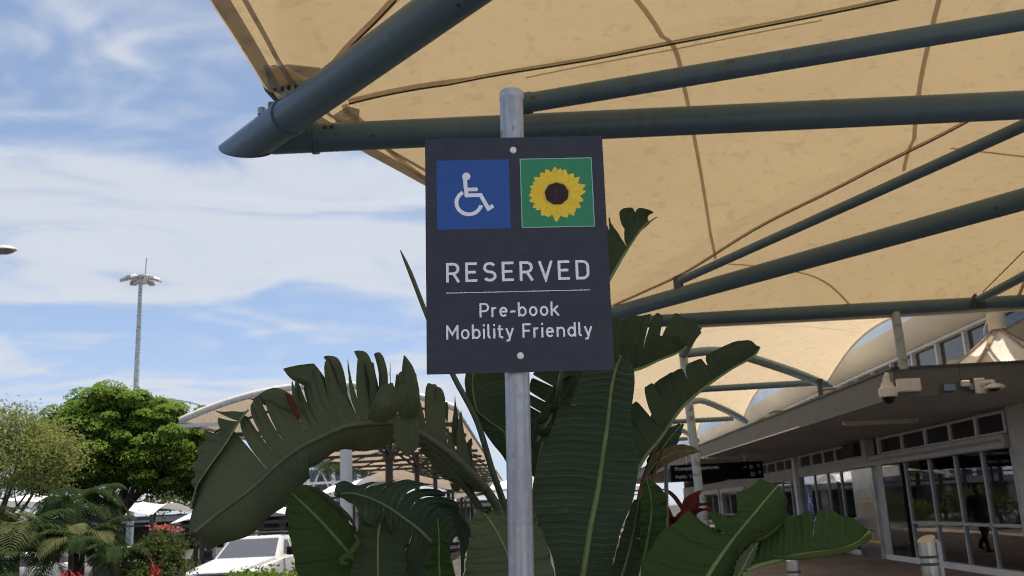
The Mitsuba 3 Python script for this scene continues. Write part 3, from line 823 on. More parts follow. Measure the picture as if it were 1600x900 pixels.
pl = cat_([bar(sa - ds * 0.12 + [0, 0, 0.02], sa + ds * 0.05 + [0, 0, 0.02], 0.03, 0.20), rbox(sa[0] - 0.10, sa[0] + 0.10, sa[1] - 0.12, sa[1] - 0.09, 4.29, 4.47, 0.01)])
add(C + '__strut_002__end_plate', pl, 'steel_dark')
add(C + '__tie_rod', tube([np.array((7.293, 14.525, 4.55)), np.array((6.959, 12.461, 4.72))], 0.008, 6), 'cable')
# short post from the awning corner to the far cross beam
sp0 = np.array((5.917, 14.42, 3.549))
add(C + '__short_post', tube([[sp0[0], 14.42, 3.44], [sp0[0] - 0.01, 14.42, 4.33]], 0.068, 22), 'steel_pale', smooth=40)
# corner: clamp plate, patch and turnbuckle
P0, P1, P2, P3 = np.array((-1.674, 6.334, 4.7)), np.array((-1.361, 6.347, 4.7)), np.array((-1.517, 6.418, 4.6)), np.array((-1.59, 6.41, 4.6))
pm = [(P0 + P1) / 2 + (P0 - P1) * 0.5 * q + np.array([0, -0.06 * math.cos(q * 1.5), 0]) for q in np.linspace(-1, 1, 9)]
pv = np.vstack([np.array(pm), [P3, P2]])
add(C + '__clamp_plate', hull(np.vstack([pv, pv + [0, 0.012, 0.022]])), 'cleat', label='pale fan shaped clamp plate holding the fabric corner')
bo = []
for q in np.linspace(-0.8, 0.8, 6):
    c = (P0 + P1) / 2 + (P0 - P1) * 0.5 * q + np.array([0, -0.02, -0.03])
    bo.append(trimesh.creation.cylinder(0.012, 0.05, sections=8).apply_translation(c))
add(C + '__clamp_plate__bolt', cat_(bo), 'steel_dark', kind='stuff')
fan = [[(-1.639, 6.198, 4.673), (-1.639, 5.994, 4.69), (-1.473, 6.003, 4.695), (-1.29, 6.186, 4.753), (-1.268, 6.371, 4.747)]][0]
fm = np.array(fan)
fm[:, 2] = mem_z(fm[:, 0], fm[:, 1]) - 0.016
fc = np.vstack([fm, P0 + [0, 0, 0.02], P1 + [0, 0, 0.02]])
ff = [(5, 0, 1), (5, 1, 2), (5, 2, 6), (6, 2, 3), (6, 3, 4)]
fv = np.vstack([fc, fc + [0, 0, 0.006]])
ff = np.array(ff)
add(C + '__corner_patch', trimesh.Trimesh(fv, np.vstack([ff, ff[:, ::-1] + 7]), process=False), 'fabric_edge')
add(C + '__turnbuckle', tube([np.array((-1.741, 6.284, 4.75)), np.array((-1.712, 6.373, 4.68)), np.array((-1.639, 6.383, 4.58))], [0.010, 0.022, 0.014], 8), 'steel_dark')
add(C + '__clevis', cat_([trimesh.creation.icosphere(2, 0.035).apply_translation((-1.615, 6.363, 4.55)), bar((-1.642, 6.36, 4.57), (-1.576, 6.436, 4.5), 0.03, 0.05), bar((-1.551, 6.327, 4.6), (-1.581, 6.494, 4.5), 0.03, 0.10)]), 'steel_pale', smooth=30)
tb_ = []
for p in ((-1.758, 6.415, 4.52), (-1.669, 6.357, 4.53), (-1.559, 6.325, 4.5)):
    c = trimesh.creation.cylinder(0.03, 0.05, sections=10)
    c.apply_translation(np.array(p) + [0, -0.02, 0])
    tb_.append(c)
add(C + '__tip__bolt', cat_(tb_), 'steel_pale', kind='stuff')
pk = np.array([(-1.33, 6.855, 4.681), (-1.194, 6.743, 4.704), (-1.11, 6.796, 4.697), (-1.185, 7.185, 4.741), (-1.336, 7.157, 4.719)])
pk[:, 2] = mem_z(pk[:, 0], pk[:, 1]) - 0.02
add(C + '__corner_patch', hull(np.vstack([pk, pk + [0, 0, 0.006]])), 'fabric_edge')

# the canopies farther along the kerb
for k_ in range(1, 5):
    y0, y1 = 14.55 + 9.35 * (k_ - 1), 14.55 + 9.35 * k_
    xl0, xl1 = 0.88 + 2.9 * (k_ - 1), 0.88 + 2.9 * k_
    xl0, xl1 = (0, 0.88, 2.6, 3.4, 4.0)[k_], (0, 2.6, 3.4, 4.0, 4.4)[k_]
    D = thing('fabric_canopy', ['', 'second canopy from the camera, cream fabric behind the far cross beam', 'third canopy from the camera, its arched tube landing on the awning edge',
                                'fourth canopy from the camera, small and bright over the awning', 'farthest canopy seen over the distant end of the awning'][k_], 'canopy', 'tensile canopies along the terminal kerb')
    n, w = 40, 30
    Yv = np.linspace(y0, y1, n)
    tt = (Yv - y0) / (y1 - y0)
    xl = xl0 + (xl1 - xl0) * tt - 0.45 * np.sin(np.pi * tt)
    xr = 7.85 - 0.25 * np.sin(np.pi * tt)
    zr = 4.45 + 0.62 * np.sin(np.pi * tt)
    rows = []
    for q in np.linspace(0, 1, w):
        x = xl + (xr - xl) * q
        z = 4.48 * (1 - q) + zr * q + 0.55 * np.sin(np.pi * q) * np.sin(np.pi * tt) ** 0.7
        rows.append(np.column_stack([x, Yv, z]))
    R_ = np.array(rows)
    scene[D + '__membrane'] = mikit.ply(trimesh.Trimesh(R_.reshape(-1, 3), grid_faces(w, n), process=False), 'fabric_cream_lit', smooth=True)
    for q in (0.30, 0.62):
        j = int(q * (n - 1))
        ln = R_[:, j] + [0, 0, -0.012]
        add(D + '__panel_seam', tube(ln, 0.010, 5, flat=0.3), 'fabric_cream_lit')
    ln = R_[-1] + [0, 0, -0.02]
    add(D + '__edge_band', tube(ln, 0.022, 8), 'frame_white')
    # cross beam at the far side, arched tube from the kerb post to the foot on the awning
    zb = 4.40
    post = np.array([xl0 + (2.30 if k_ == 1 else 2.2), y0 + 3.25, 4.36])
    foot = np.array([7.93, y1 + 0.22, 4.32])
    add(D + '__cross_beam', tube([[max(xl1, 3.9) + 0.1, y1 + 0.1, zb], [7.45, y1 - 0.15, zb]], 0.082, 20), 'steel_blue', smooth=40)
    arc = spline([post, post * 0.72 + foot * 0.28 + [0, 0, 0.26], post * 0.4 + foot * 0.6 + [0, 0, 0.20], foot], 24)
    add(D + '__arched_tube', tube(arc, np.linspace(0.085, 0.115, 24), 18), 'steel_blue', smooth=40)
    add(D + '__foot', tube([foot, foot + [0.1, 0.25, -0.12], foot + [0.18, 0.45, -0.3]], [0.12, 0.10, 0.07], 14), 'plastic_cream', smooth=40)
    if k_ == 1:
        add(D + '__diagonal_beam', tube([post, np.array([xl0 + 2.05, y0 - 0.05, 4.42])], 0.085, 18), 'steel_blue', smooth=40)
    if k_ == 1:
        add(D + '__post', tube([[post[0] + 0.12, post[1], 0.0], [post[0], post[1], 4.36]], 0.080, 20), 'steel_pale', smooth=40)

# ---------------------------------------------------------------- the reserved sign on its post
SR = np.array([[0.99939, -0.02959, 0.01857], [0.02964, 0.99956, -0.00284], [-0.01848, 0.00339, 0.99982]])
SC = np.array([0.0171, 2.2559, 2.2255])
SM = np.eye(4)
SM[:3, 0], SM[:3, 1], SM[:3, 2], SM[:3, 3] = SR[:, 0], SR[:, 2], -SR[:, 1], SC    # local x right, y up, z towards the reader


def on_sign(m):
    m.apply_transform(SM)
    return m


def ext(shape, z0, h):
    """A flat shape in millimetres on the sign's face, standing z0 to z0 + h proud."""
    gs = [g for g in getattr(shape, 'geoms', [shape]) if g.area > 0.01]
    ms = []
    for g in gs:
        m = trimesh.creation.extrude_polygon(affinity.scale(g, 0.001, 0.001, origin=(0, 0)), h * 0.001, engine='earcut')
        m.apply_translation((0, 0, z0 * 0.001))
        ms.append(m)
    return cat_(ms)


def arc(cx, cy, rx, ry, a0, a1, n=14):
    t = np.radians(np.linspace(a0, a1, n))
    return [(cx + rx * math.cos(q), cy + ry * math.sin(q)) for q in t]


W_ = 0.135
lo, hi = W_ / 2, 1 - W_ / 2
GLY = {   # engineering style capitals and small letters: (advance width, strokes), capital height 1
    'R': (0.62, [[(lo, 0), (lo, hi), (0.32, hi)] + arc(0.32, 0.69, 0.215, 0.2425, 90, -90) + [(lo, 0.4475)], [(0.33, 0.4475), (0.565, 0)]]),
    'E': (0.56, [[(0.53, hi), (lo, hi), (lo, lo), (0.53, lo)], [(lo, 0.5), (0.47, 0.5)]]),
    'S': (0.60, [arc(0.30, 0.715, 0.225, 0.2175, 28, 270) + arc(0.30, 0.2825, 0.235, 0.215, 90, -152)]),
    'V': (0.62, [[(0.04, 1.0), (0.31, 0.05), (0.58, 1.0)]]),
    'D': (0.63, [[(lo, lo), (lo, hi), (0.30, hi)] + arc(0.30, 0.67, 0.255, 0.2625, 90, 0, 8) + arc(0.30, 0.33, 0.255, 0.2625, 0, -90, 8) + [(lo, lo)]]),
    'P': (0.59, [[(lo, 0), (lo, hi), (0.32, hi)] + arc(0.32, 0.68, 0.21, 0.2525, 90, -90) + [(lo, 0.4275)]]),
    'F': (0.53, [[(0.52, hi), (lo, hi), (lo, 0)], [(lo, 0.48), (0.45, 0.48)]]),
    'M': (0.76, [[(lo, 0), (lo, 0.95), (0.38, 0.34), (0.6925, 0.95), (0.6925, 0)]]),
    'r': (0.36, [[(lo, 0), (lo, 0.70)], [(lo, 0.42)] + arc(0.25, 0.44, 0.18, 0.195, 170, 70, 8)]),
    'e': (0.53, [[(0.075, 0.365), (0.455, 0.365)] + arc(0.265, 0.35, 0.19, 0.285, 4, 318, 24)]),
    'b': (0.54, [[(lo, 0), (lo, 1.0)], arc(0.275, 0.35, 0.2, 0.285, 0, 360, 28)]),
    'd': (0.54, [[(0.4725, 0), (0.4725, 1.0)], arc(0.265, 0.35, 0.2, 0.285, 0, 360, 28)]),
    'o': (0.54, [arc(0.27, 0.35, 0.2, 0.285, 0, 360, 28)]),
    'k': (0.51, [[(lo, 0), (lo, 1.0)], [(0.46, 0.70), (lo, 0.28)], [(0.21, 0.42), (0.49, 0.0)]]),
    'i': (0.14, [[(lo, 0), (lo, 0.70)], [(lo, 0.86), (lo, 1.0)]]),
    'l': (0.23, [[(lo, 1.0), (lo, 0.22)] + arc(0.20, 0.2, 0.1325, 0.1325, 180, 270, 6)]),
    't': (0.36, [[(0.13, 0.92), (0.13, 0.22)] + arc(0.275, 0.2, 0.145, 0.1325, 180, 270, 6) + [(0.34, 0.0675)], [(0.0, 0.635), (0.34, 0.635)]]),
    'y': (0.50, [[(0.45, 0.70), (0.25, 0.06)], [(0.05, 0.70), (0.26, 0.03), (0.20, -0.15), (0.05, -0.17)]]),
    'n': (0.53, [[(lo, 0), (lo, 0.70)], [(lo, 0.42)] + arc(0.265, 0.43, 0.195, 0.205, 175, 0, 12) + [(0.46, 0)]]),
    '-': (0.36, [[(0.02, 0.36), (0.34, 0.36)]]),
    ' ': (0.26, []),
}


def lettering(text, x0, x1, base, cap, slope=0.0):
    """The text as one flat shape between x0 and x1 (millimetres), letters spaced evenly."""
    WX = 1.13     # a wide cut of the letters
    tot = sum(GLY[c][0] * WX for c in text)
    gap = ((x1 - x0) / cap - tot) / (len(text) - 1)
    x, out = 0.0, []
    for c in text:
        for st in GLY[c][1]:
            g = sg.LineString([(a * WX, b) for a, b in st]).buffer(W_ / 2, cap_style='flat', join_style='mitre' if c in 'VMEFRPDk' else 'round', mitre_limit=2.2)
            out.append(affinity.translate(g, x, 0))
        x += GLY[c][0] * WX + gap
    return affinity.translate(affinity.scale(unary_union(out).intersection(sg.box(-1, -1, 99, 1.0)), cap, cap, origin=(0, 0)), x0, base)


G = thing('reserved_sign', 'dark grey reserved parking sign on a round galvanised post', 'sign')
# the post leans a touch; its uv runs round and along it for the zinc grain
pt, pb = SC + SR @ np.array([-0.0015, 0.040, 0.437]), SC + SR @ np.array([-0.016, 0.040, -1.2])
pdir = (pb - pt) / np.linalg.norm(pb - pt)
pb = pt + pdir * (pt[2] / -pdir[2])
nz, na = 60, 49
ang = np.linspace(0, 2 * np.pi, na)
e1 = np.cross(pdir, [0, 1, 0])
e1 /= np.linalg.norm(e1)
e2 = np.cross(pdir, e1)
L_ = np.linalg.norm(pb - pt)
ts = np.linspace(0, L_, nz)
v = pt + ts[:, None, None] * pdir + 0.0302 * (np.cos(ang)[None, :, None] * e1 + np.sin(ang)[None, :, None] * e2)
uv = np.stack([np.broadcast_to(ang * 0.0302, (nz, na)), np.broadcast_to(ts[:, None], (nz, na))], -1).reshape(-1, 2)
add(G + '__post', trimesh.Trimesh(v.reshape(-1, 3), grid_faces(nz, na), process=False), 'galvanised', smooth=True, uv=uv)
cap = lathe([(0.0312, -0.016), (0.0318, -0.014), (0.0318, 0.002), (0.0295, 0.006), (0.016, 0.009), (0.0, 0.0095)], 40)
Mx = np.eye(4)
Mx[:3, 0], Mx[:3, 1], Mx[:3, 2], Mx[:3, 3] = np.cross(e2, -pdir), e2, -pdir, pt
Mx[:3, 0] /= np.linalg.norm(Mx[:3, 0])
cap.apply_transform(Mx)
add(G + '__post__cap', cap, 'galvanised_plain', smooth=35)
plate = m3.Manifold.extrude(m3.CrossSection([[(-224, -299), (224, -299), (224, 299), (-224, 299)]]).offset(1.2, m3.JoinType.Round), 2.6).scale((0.001,) * 3)
pm_ = plate.to_mesh()
add(G + '__panel', on_sign(trimesh.Trimesh(np.array(pm_.vert_properties[:, :3]) + [0, 0, -0.0026], np.array(pm_.tri_verts))), 'sign_charcoal')
add(G + '__panel__blue_square', on_sign(ext(sg.box(-196.3, 60, -14.5, 241.6), 0, 0.25)), 'sign_blue', label='blue square with a white wheelchair symbol')
add(G + '__panel__green_square', on_sign(ext(sg.box(13.6, 60, 195.3, 242), 0, 0.25)), 'sign_green', label='green square with a sunflower')
add(G + '__panel__green_square_border', on_sign(ext(sg.box(13.6, 60, 195.3, 242).difference(sg.box(15.3, 61.7, 193.6, 240.3)), 0.25, 0.1)), 'sign_pale_green')


def bl2(x, y):
    """From the enlarged tracing of the blue square (570 units wide) to millimetres."""
    return -196.3 + (x - 111) * 181.8 / 570, 241.6 - (y - 203) * 181.6 / 536


def stroke(pts, w, cap='flat', join='mitre'):
    return sg.LineString([bl2(*p) for p in pts]).buffer(w / 2 * 181.8 / 570, cap_style=cap, join_style=join)


wheel = [(360 + 97 * math.cos(math.radians(q)), 536 + 90 * math.sin(math.radians(q))) for q in np.linspace(14, 242, 40)]
sym = [sg.Point(bl2(344, 332)).buffer(32 * 181.8 / 570), stroke([(331, 350), (343, 479), (453, 479), (511, 586), (550, 564)], 31),
       stroke([(345, 434), (431, 434)], 29), stroke(wheel, 30)]
knock = stroke([(470, 500), (500, 570)], 14).buffer(0)
add(G + '__panel__wheelchair_symbol', on_sign(ext(unary_union(sym), 0.25, 0.15)), 'sign_white')
# the sunflower: two rings of petals and the seed disc, printed flat
pet_v, pet_f, pet_uv = [], [], []
sfc = np.array([103.6, 147.5])
r2 = np.random.default_rng(21)
nlay = 0
for ring, npet, r1_, w_, lay in ((0, 20, 75.0, 11.5, 0.27), (1, 18, 70.0, 11.5, 0.34)):
    for i in range(npet):
        a_ = 2 * math.pi * (i + 0.5 * ring) / npet + r2.normal(0, 0.05)
        rr, ww = r1_ * r2.uniform(0.92, 1.03), w_ * r2.uniform(0.88, 1.15)
        bend = r2.normal(0, 2.0)
        t = np.linspace(0, 1, 13)
        prof = ww * np.sin(np.pi * np.clip(t * 0.80 + 0.20, 0, 1)) ** 0.75
        ts_ = 26 + (rr - 26) * t
        for sgn in (0,):
            ca, sa = math.cos(a_), math.sin(a_)
            rows = []
            for q in (-1, -0.5, 0, 0.5, 1):
                off = prof * q + bend * t * t
                rows.append(np.stack([sfc[0] + ts_ * ca - off * sa, sfc[1] + (ts_ * sa + off * ca) * 0.97, np.full(13, lay + 0.004 * (i % 5))], -1))
            g = np.stack(rows, 1).reshape(-1, 3) * 0.001
            pet_f.append(grid_faces(13, 5) + 65 * nlay)
            pet_v.append(g)
            pet_uv.append(np.stack(np.broadcast_arrays(np.array([-0.5, -0.25, 0, 0.25, 0.5])[None] + 2 * nlay + 1, t[:, None]), -1).reshape(-1, 2))
            nlay += 1
add(G + '__panel__sunflower_petals', on_sign(trimesh.Trimesh(np.vstack(pet_v), np.vstack(pet_f), process=False)), 'petal', uv=np.vstack(pet_uv))
ang = np.arange(48) * 2 * np.pi / 48
rad = 29.5 * (1 + 0.03 * np.sin(ang * 9) + 0.02 * np.sin(ang * 23))
dv = np.vstack([[0, 0], np.stack([rad * np.cos(ang), rad * np.sin(ang) * 0.98], 1)])
dfc = np.stack([np.zeros(48, int), 1 + np.arange(48), 1 + (np.arange(48) + 1) % 48], 1)
add(G + '__panel__sunflower_disc', on_sign(trimesh.Trimesh(np.column_stack([(dv + sfc) * 0.001, np.full(49, 0.0004)]), dfc, process=False)), 'flower_disc', uv=dv / 33.5)
add(G + '__panel__lettering', on_sign(ext(lettering('RESERVED', -176.5, 177, -75.0, 49.3), 0, 0.2)), 'sign_white', label='white lettering RESERVED')
add(G + '__panel__rule', on_sign(ext(sg.box(-176.5, -102.5, 176, -100.9), 0, 0.2)), 'sign_white', label='thin white line under RESERVED')
add(G + '__panel__lettering', on_sign(ext(lettering('Pre-book', -96.3, 97.3, -164, 35.5), 0, 0.2)), 'sign_white', label='white lettering Pre-book')
mf = lettering('Mobility Friendly', -178, 176.5, -216.8, 35.5)
add(G + '__panel__lettering', on_sign(ext(mf.intersection(sg.box(-300, -300, -3, 0)), 0, 0.2)), 'sign_white', label='white lettering Mobility')
add(G + '__panel__lettering', on_sign(ext(mf.intersection(sg.box(-3, -300, 300, 0)), 0, 0.2)), 'sign_white', label='white lettering Friendly')
for bx, by in ((-2.3, 265.6), (0.0, -260.7)):
    k = fresh(G + '__bolt')
    m = lathe([(0.0, 0.0055), (0.0045, 0.0052), (0.0078, 0.0035), (0.0084, 0.0015), (0.0086, 0.0)], 24)
    m.apply_translation((bx * 0.001, by * 0.001, 0.0))
    scene[k] = mikit.ply(on_sign(m), 'bolt_white', smooth=30)
for zb_ in (0.2655, -0.2607):
    cl = tube([[0.0318 * math.cos(q), 0.0318 * math.sin(q), 0] for q in np.linspace(0, 2 * np.pi, 26)], 0.005, 8)
    cl.apply_transform(np.array([[1, 0, 0, 0], [0, 1, 0, 0], [0, 0, 1.4, 0], [0, 0, 0, 1.0]]))
    cl.apply_translation(pt + pdir * ((pt[2] - (SC[2] + zb_)) / -pdir[2]))
    add(G + '__clamp', cl, 'galvanised_plain', smooth=40)

# ---------------------------------------------------------------- giant bird of paradise: every leaf a part, its midrib a sub-part


def half(rows, tears=(), n=64, m=11, belly=0.0, wave=0.008, rag=0.05, seed=0, width=None):
    """One half of a leaf: rows of points from the midrib to the margin, swept base to tip; tears = (place along it 0..1, gap at the margin in metres, depth 0..1 where it begins)."""
    r = np.random.default_rng(seed)
    from scipy.interpolate import interp1d
    fine = [spline(q, 240) for q in rows]
    ss = np.linspace(0, 1, m)
    kind = 'linear' if len(rows) == 2 else 'quadratic'
    G_ = interp1d(np.linspace(0, 1, len(rows)), np.stack(fine), axis=0, kind=kind)(ss)     # m x 240 x 3
    L = np.concatenate([[0], np.cumsum(np.linalg.norm(np.diff(fine[0], axis=0), axis=1))])
    Wd = np.linalg.norm(G_[-1] - G_[0], axis=1)
    LE = np.linalg.norm(np.diff(fine[-1], axis=0), axis=1).sum()
    nrm = np.cross(np.gradient(G_[0], axis=0), G_[-1] - G_[0])
    nrm /= np.linalg.norm(nrm, axis=1, keepdims=True) + 1e-9
    cuts = [(0.0, 0, 1)] + sorted(tears) + [(1.0, 0, 1)]
    V, F, UV, at = [], [], [], 0
    for (ta, ga, da), (tb_, gb, db_) in zip(cuts[:-1], cuts[1:]):
        k = max(5, int(n * (tb_ - ta)))
        u = np.linspace(0, 1, k)
        off = r.normal(0, 0.022) if len(cuts) > 2 and tb_ - ta < 0.14 else 0.0
        twist = r.normal(0, 0.026) if len(cuts) > 2 else 0.0
        big_ = tb_ - ta > 0.14
        short = 1 - abs(r.normal(0, rag)) if len(cuts) > 2 and not big_ else 1.0
        # both ends shrink away from the tear, beginning at its depth
        sa = np.clip((ss - (1 - da)) / max(da, 1e-3), 0, 1) ** 1.3 * (ga / 2 / max(LE, 1e-6))
        sb_ = np.clip((ss - (1 - db_)) / max(db_, 1e-3), 0, 1) ** 1.3 * (gb / 2 / max(LE, 1e-6))
        P_ = np.zeros((k, m, 3))
        edge = short * (1 - 0.45 * rag * meshkit.noise(np.stack([u * 11 + seed, u * 0 + ta * 50, u * 0], -1)) - (0.10 * min(rag / 0.05, 1.2) * (np.abs(u - 0.5) * 2) ** 6 if len(cuts) > 2 and not big_ else 0))
        for j, s in enumerate(ss):
            t = ta + sa[j] + u * max(tb_ - ta - sa[j] - sb_[j], 0.0008)
            s_e = s * edge
            x = t * 239
            i0 = np.clip(x.astype(int), 0, 238)
            fx = (x - i0)[:, None]
            jj = s_e * (m - 1)
            j0 = np.clip(jj.astype(int), 0, m - 2)
            fj = (jj - j0)[:, None]
            A = G_[j0, i0] * (1 - fx) + G_[j0, i0 + 1] * fx
            B_ = G_[j0 + 1, i0] * (1 - fx) + G_[j0 + 1, i0 + 1] * fx
            p = A * (1 - fj) + B_ * fj
            w = Wd[i0]
            nn = nrm[i0]
            h = belly * w * 4 * s * (1 - s) + wave * (s ** 1.5) * np.sin(t * 40 + seed) + (off + twist * (u - 0.5) * 2) * s ** 2
            P_[:, j] = p + nn * h[:, None]
        V.append(P_.reshape(-1, 3))
        F.append(grid_faces(k, m) + at)
        tt = ta + u * (tb_ - ta)
        UV.append(np.stack([np.broadcast_to((tt * L[-1])[:, None], (k, m)), ss[None, :] * np.interp(tt * 239, np.arange(240), Wd)[:, None]], -1).reshape(-1, 2))
        at += k * m
    return np.vstack(V), np.vstack(F), np.vstack(UV)


def leaf(plant, mid, sides, mats, rib=(0.011, 0.003), ribmat='midrib', petiole=None, label=None):
    """mid: midrib points base to tip. sides: list of dicts for half(), 'rows' without the midrib."""
    k = fresh(plant + '__leaf')
    for i, (sd, mt) in enumerate(zip(sides, mats)):
        sd = dict(sd)
        rows = [mid] + sd.pop('rows')
        v_, f_, uv_ = half(rows, **sd)
        key = k if i == 0 else fresh(k + '__blade_half')
        scene[key] = mikit.ply(trimesh.Trimesh(v_, f_, process=False), mt, smooth=True, uv=uv_)
    c = spline(mid, 40)
    add(k + '__midrib', tube(c, np.linspace(rib[0], rib[1], 40), 10), ribmat, smooth=True)
    if petiole is not None:
        add(k + '__petiole', tube(spline([mid[0]] + petiole, 30), np.linspace(rib[0], rib[0] * 1.7, 30), 12), 'petiole', smooth=True)
    if label:
        labels[k] = {'label': label}
    return k


S1 = thing('bird_of_paradise_plant', 'giant bird of paradise clump with torn dark green leaves right behind the sign post', 'plant')
# A: the long leaf arching left, seen from below, its upper half torn into straps
midA = [(-0.118, 3.35, 1.673), (-0.173, 3.314, 1.74), (-0.245, 3.278, 1.811), (-0.339, 3.243, 1.877), (-0.442, 3.207, 1.914), (-0.544, 3.171, 1.909), (-0.643, 3.135, 1.873), (-0.719, 3.099, 1.831), (-0.782, 3.063, 1.777), (-0.842, 3.027, 1.713), (-0.901, 2.992, 1.664), (-0.948, 2.956, 1.622), (-0.985, 2.92, 1.585)]
upA = [[(-0.147, 3.37, 1.732), (-0.194, 3.337, 1.825), (-0.249, 3.303, 1.896), (-0.329, 3.27, 1.958), (-0.456, 3.237, 2.004), (-0.559, 3.203, 2.012), (-0.661, 3.17, 1.996), (-0.75, 3.137, 1.954), (-0.825, 3.103, 1.898), (-0.891, 3.07, 1.829), (-0.957, 3.037, 1.738), (-1, 3.003, 1.653), (-1.014, 2.97, 1.584)],
       [(-0.17, 3.42, 1.793), (-0.201, 3.387, 1.91), (-0.241, 3.353, 1.99), (-0.313, 3.32, 2.075), (-0.393, 3.287, 2.142), (-0.489, 3.253, 2.162), (-0.605, 3.22, 2.146), (-0.712, 3.187, 2.102), (-0.803, 3.153, 2.028), (-0.895, 3.12, 1.953), (-0.978, 3.087, 1.813), (-1.032, 3.053, 1.71), (-1.045, 3.02, 1.582)]]
dnA = [[(-0.158, 3.4, 1.676), (-0.221, 3.365, 1.722), (-0.295, 3.33, 1.79), (-0.356, 3.295, 1.834), (-0.45, 3.26, 1.882), (-0.554, 3.225, 1.865), (-0.633, 3.19, 1.826), (-0.696, 3.155, 1.777), (-0.758, 3.12, 1.723), (-0.811, 3.085, 1.657), (-0.853, 3.05, 1.604), (-0.922, 3.015, 1.569), (-0.981, 2.98, 1.559)],
       [(-0.201, 3.5, 1.689), (-0.244, 3.463, 1.722), (-0.322, 3.427, 1.769), (-0.372, 3.39, 1.823), (-0.461, 3.353, 1.872), (-0.569, 3.317, 1.844), (-0.636, 3.28, 1.812), (-0.685, 3.243, 1.761), (-0.737, 3.207, 1.704), (-0.803, 3.17, 1.636), (-0.851, 3.133, 1.587), (-0.926, 3.097, 1.551), (-0.991, 3.06, 1.521)]]
leaf(S1, midA, [dict(rows=upA, tears=[(0.07, 0.029, 0.79), (0.11, 0.015, 0.38), (0.138, 0.019, 0.37), (0.156, 0.034, 0.71), (0.174, 0.019, 0.89), (0.244, 0.03, 0.57), (0.272, 0.026, 0.38), (0.312, 0.015, 0.83), (0.33, 0.026, 0.83), (0.348, 0.031, 0.83), (0.366, 0.026, 0.35), (0.406, 0.019, 0.46), (0.434, 0.029, 0.52), (0.452, 0.026, 0.6), (0.507, 0.014, 0.53), (0.562, 0.021, 0.63), (0.58, 0.008, 0.86), (0.598, 0.03, 0.55), (0.668, 0.018, 0.87), (0.708, 0.014, 0.76), (0.748, 0.026, 0.61)], n=260, rag=0.09, seed=3, belly=-0.05),
                     dict(rows=dnA, tears=[(0.24, 0.019, 0.9), (0.33, 0.011, 0.8), (0.62, 0.005, 0.6)], n=110, rag=0.03, seed=4)],
     ['leaf_olive', 'leaf_olive'], (0.016, 0.005), 'midrib_olive', petiole=[(-0.072, 3.4, 1.576), (-0.048, 3.45, 1.383), (0.05, 3.5, 0.5), (0.08, 3.55, 0.0)], label='long arching leaf with its upper half torn into straps')
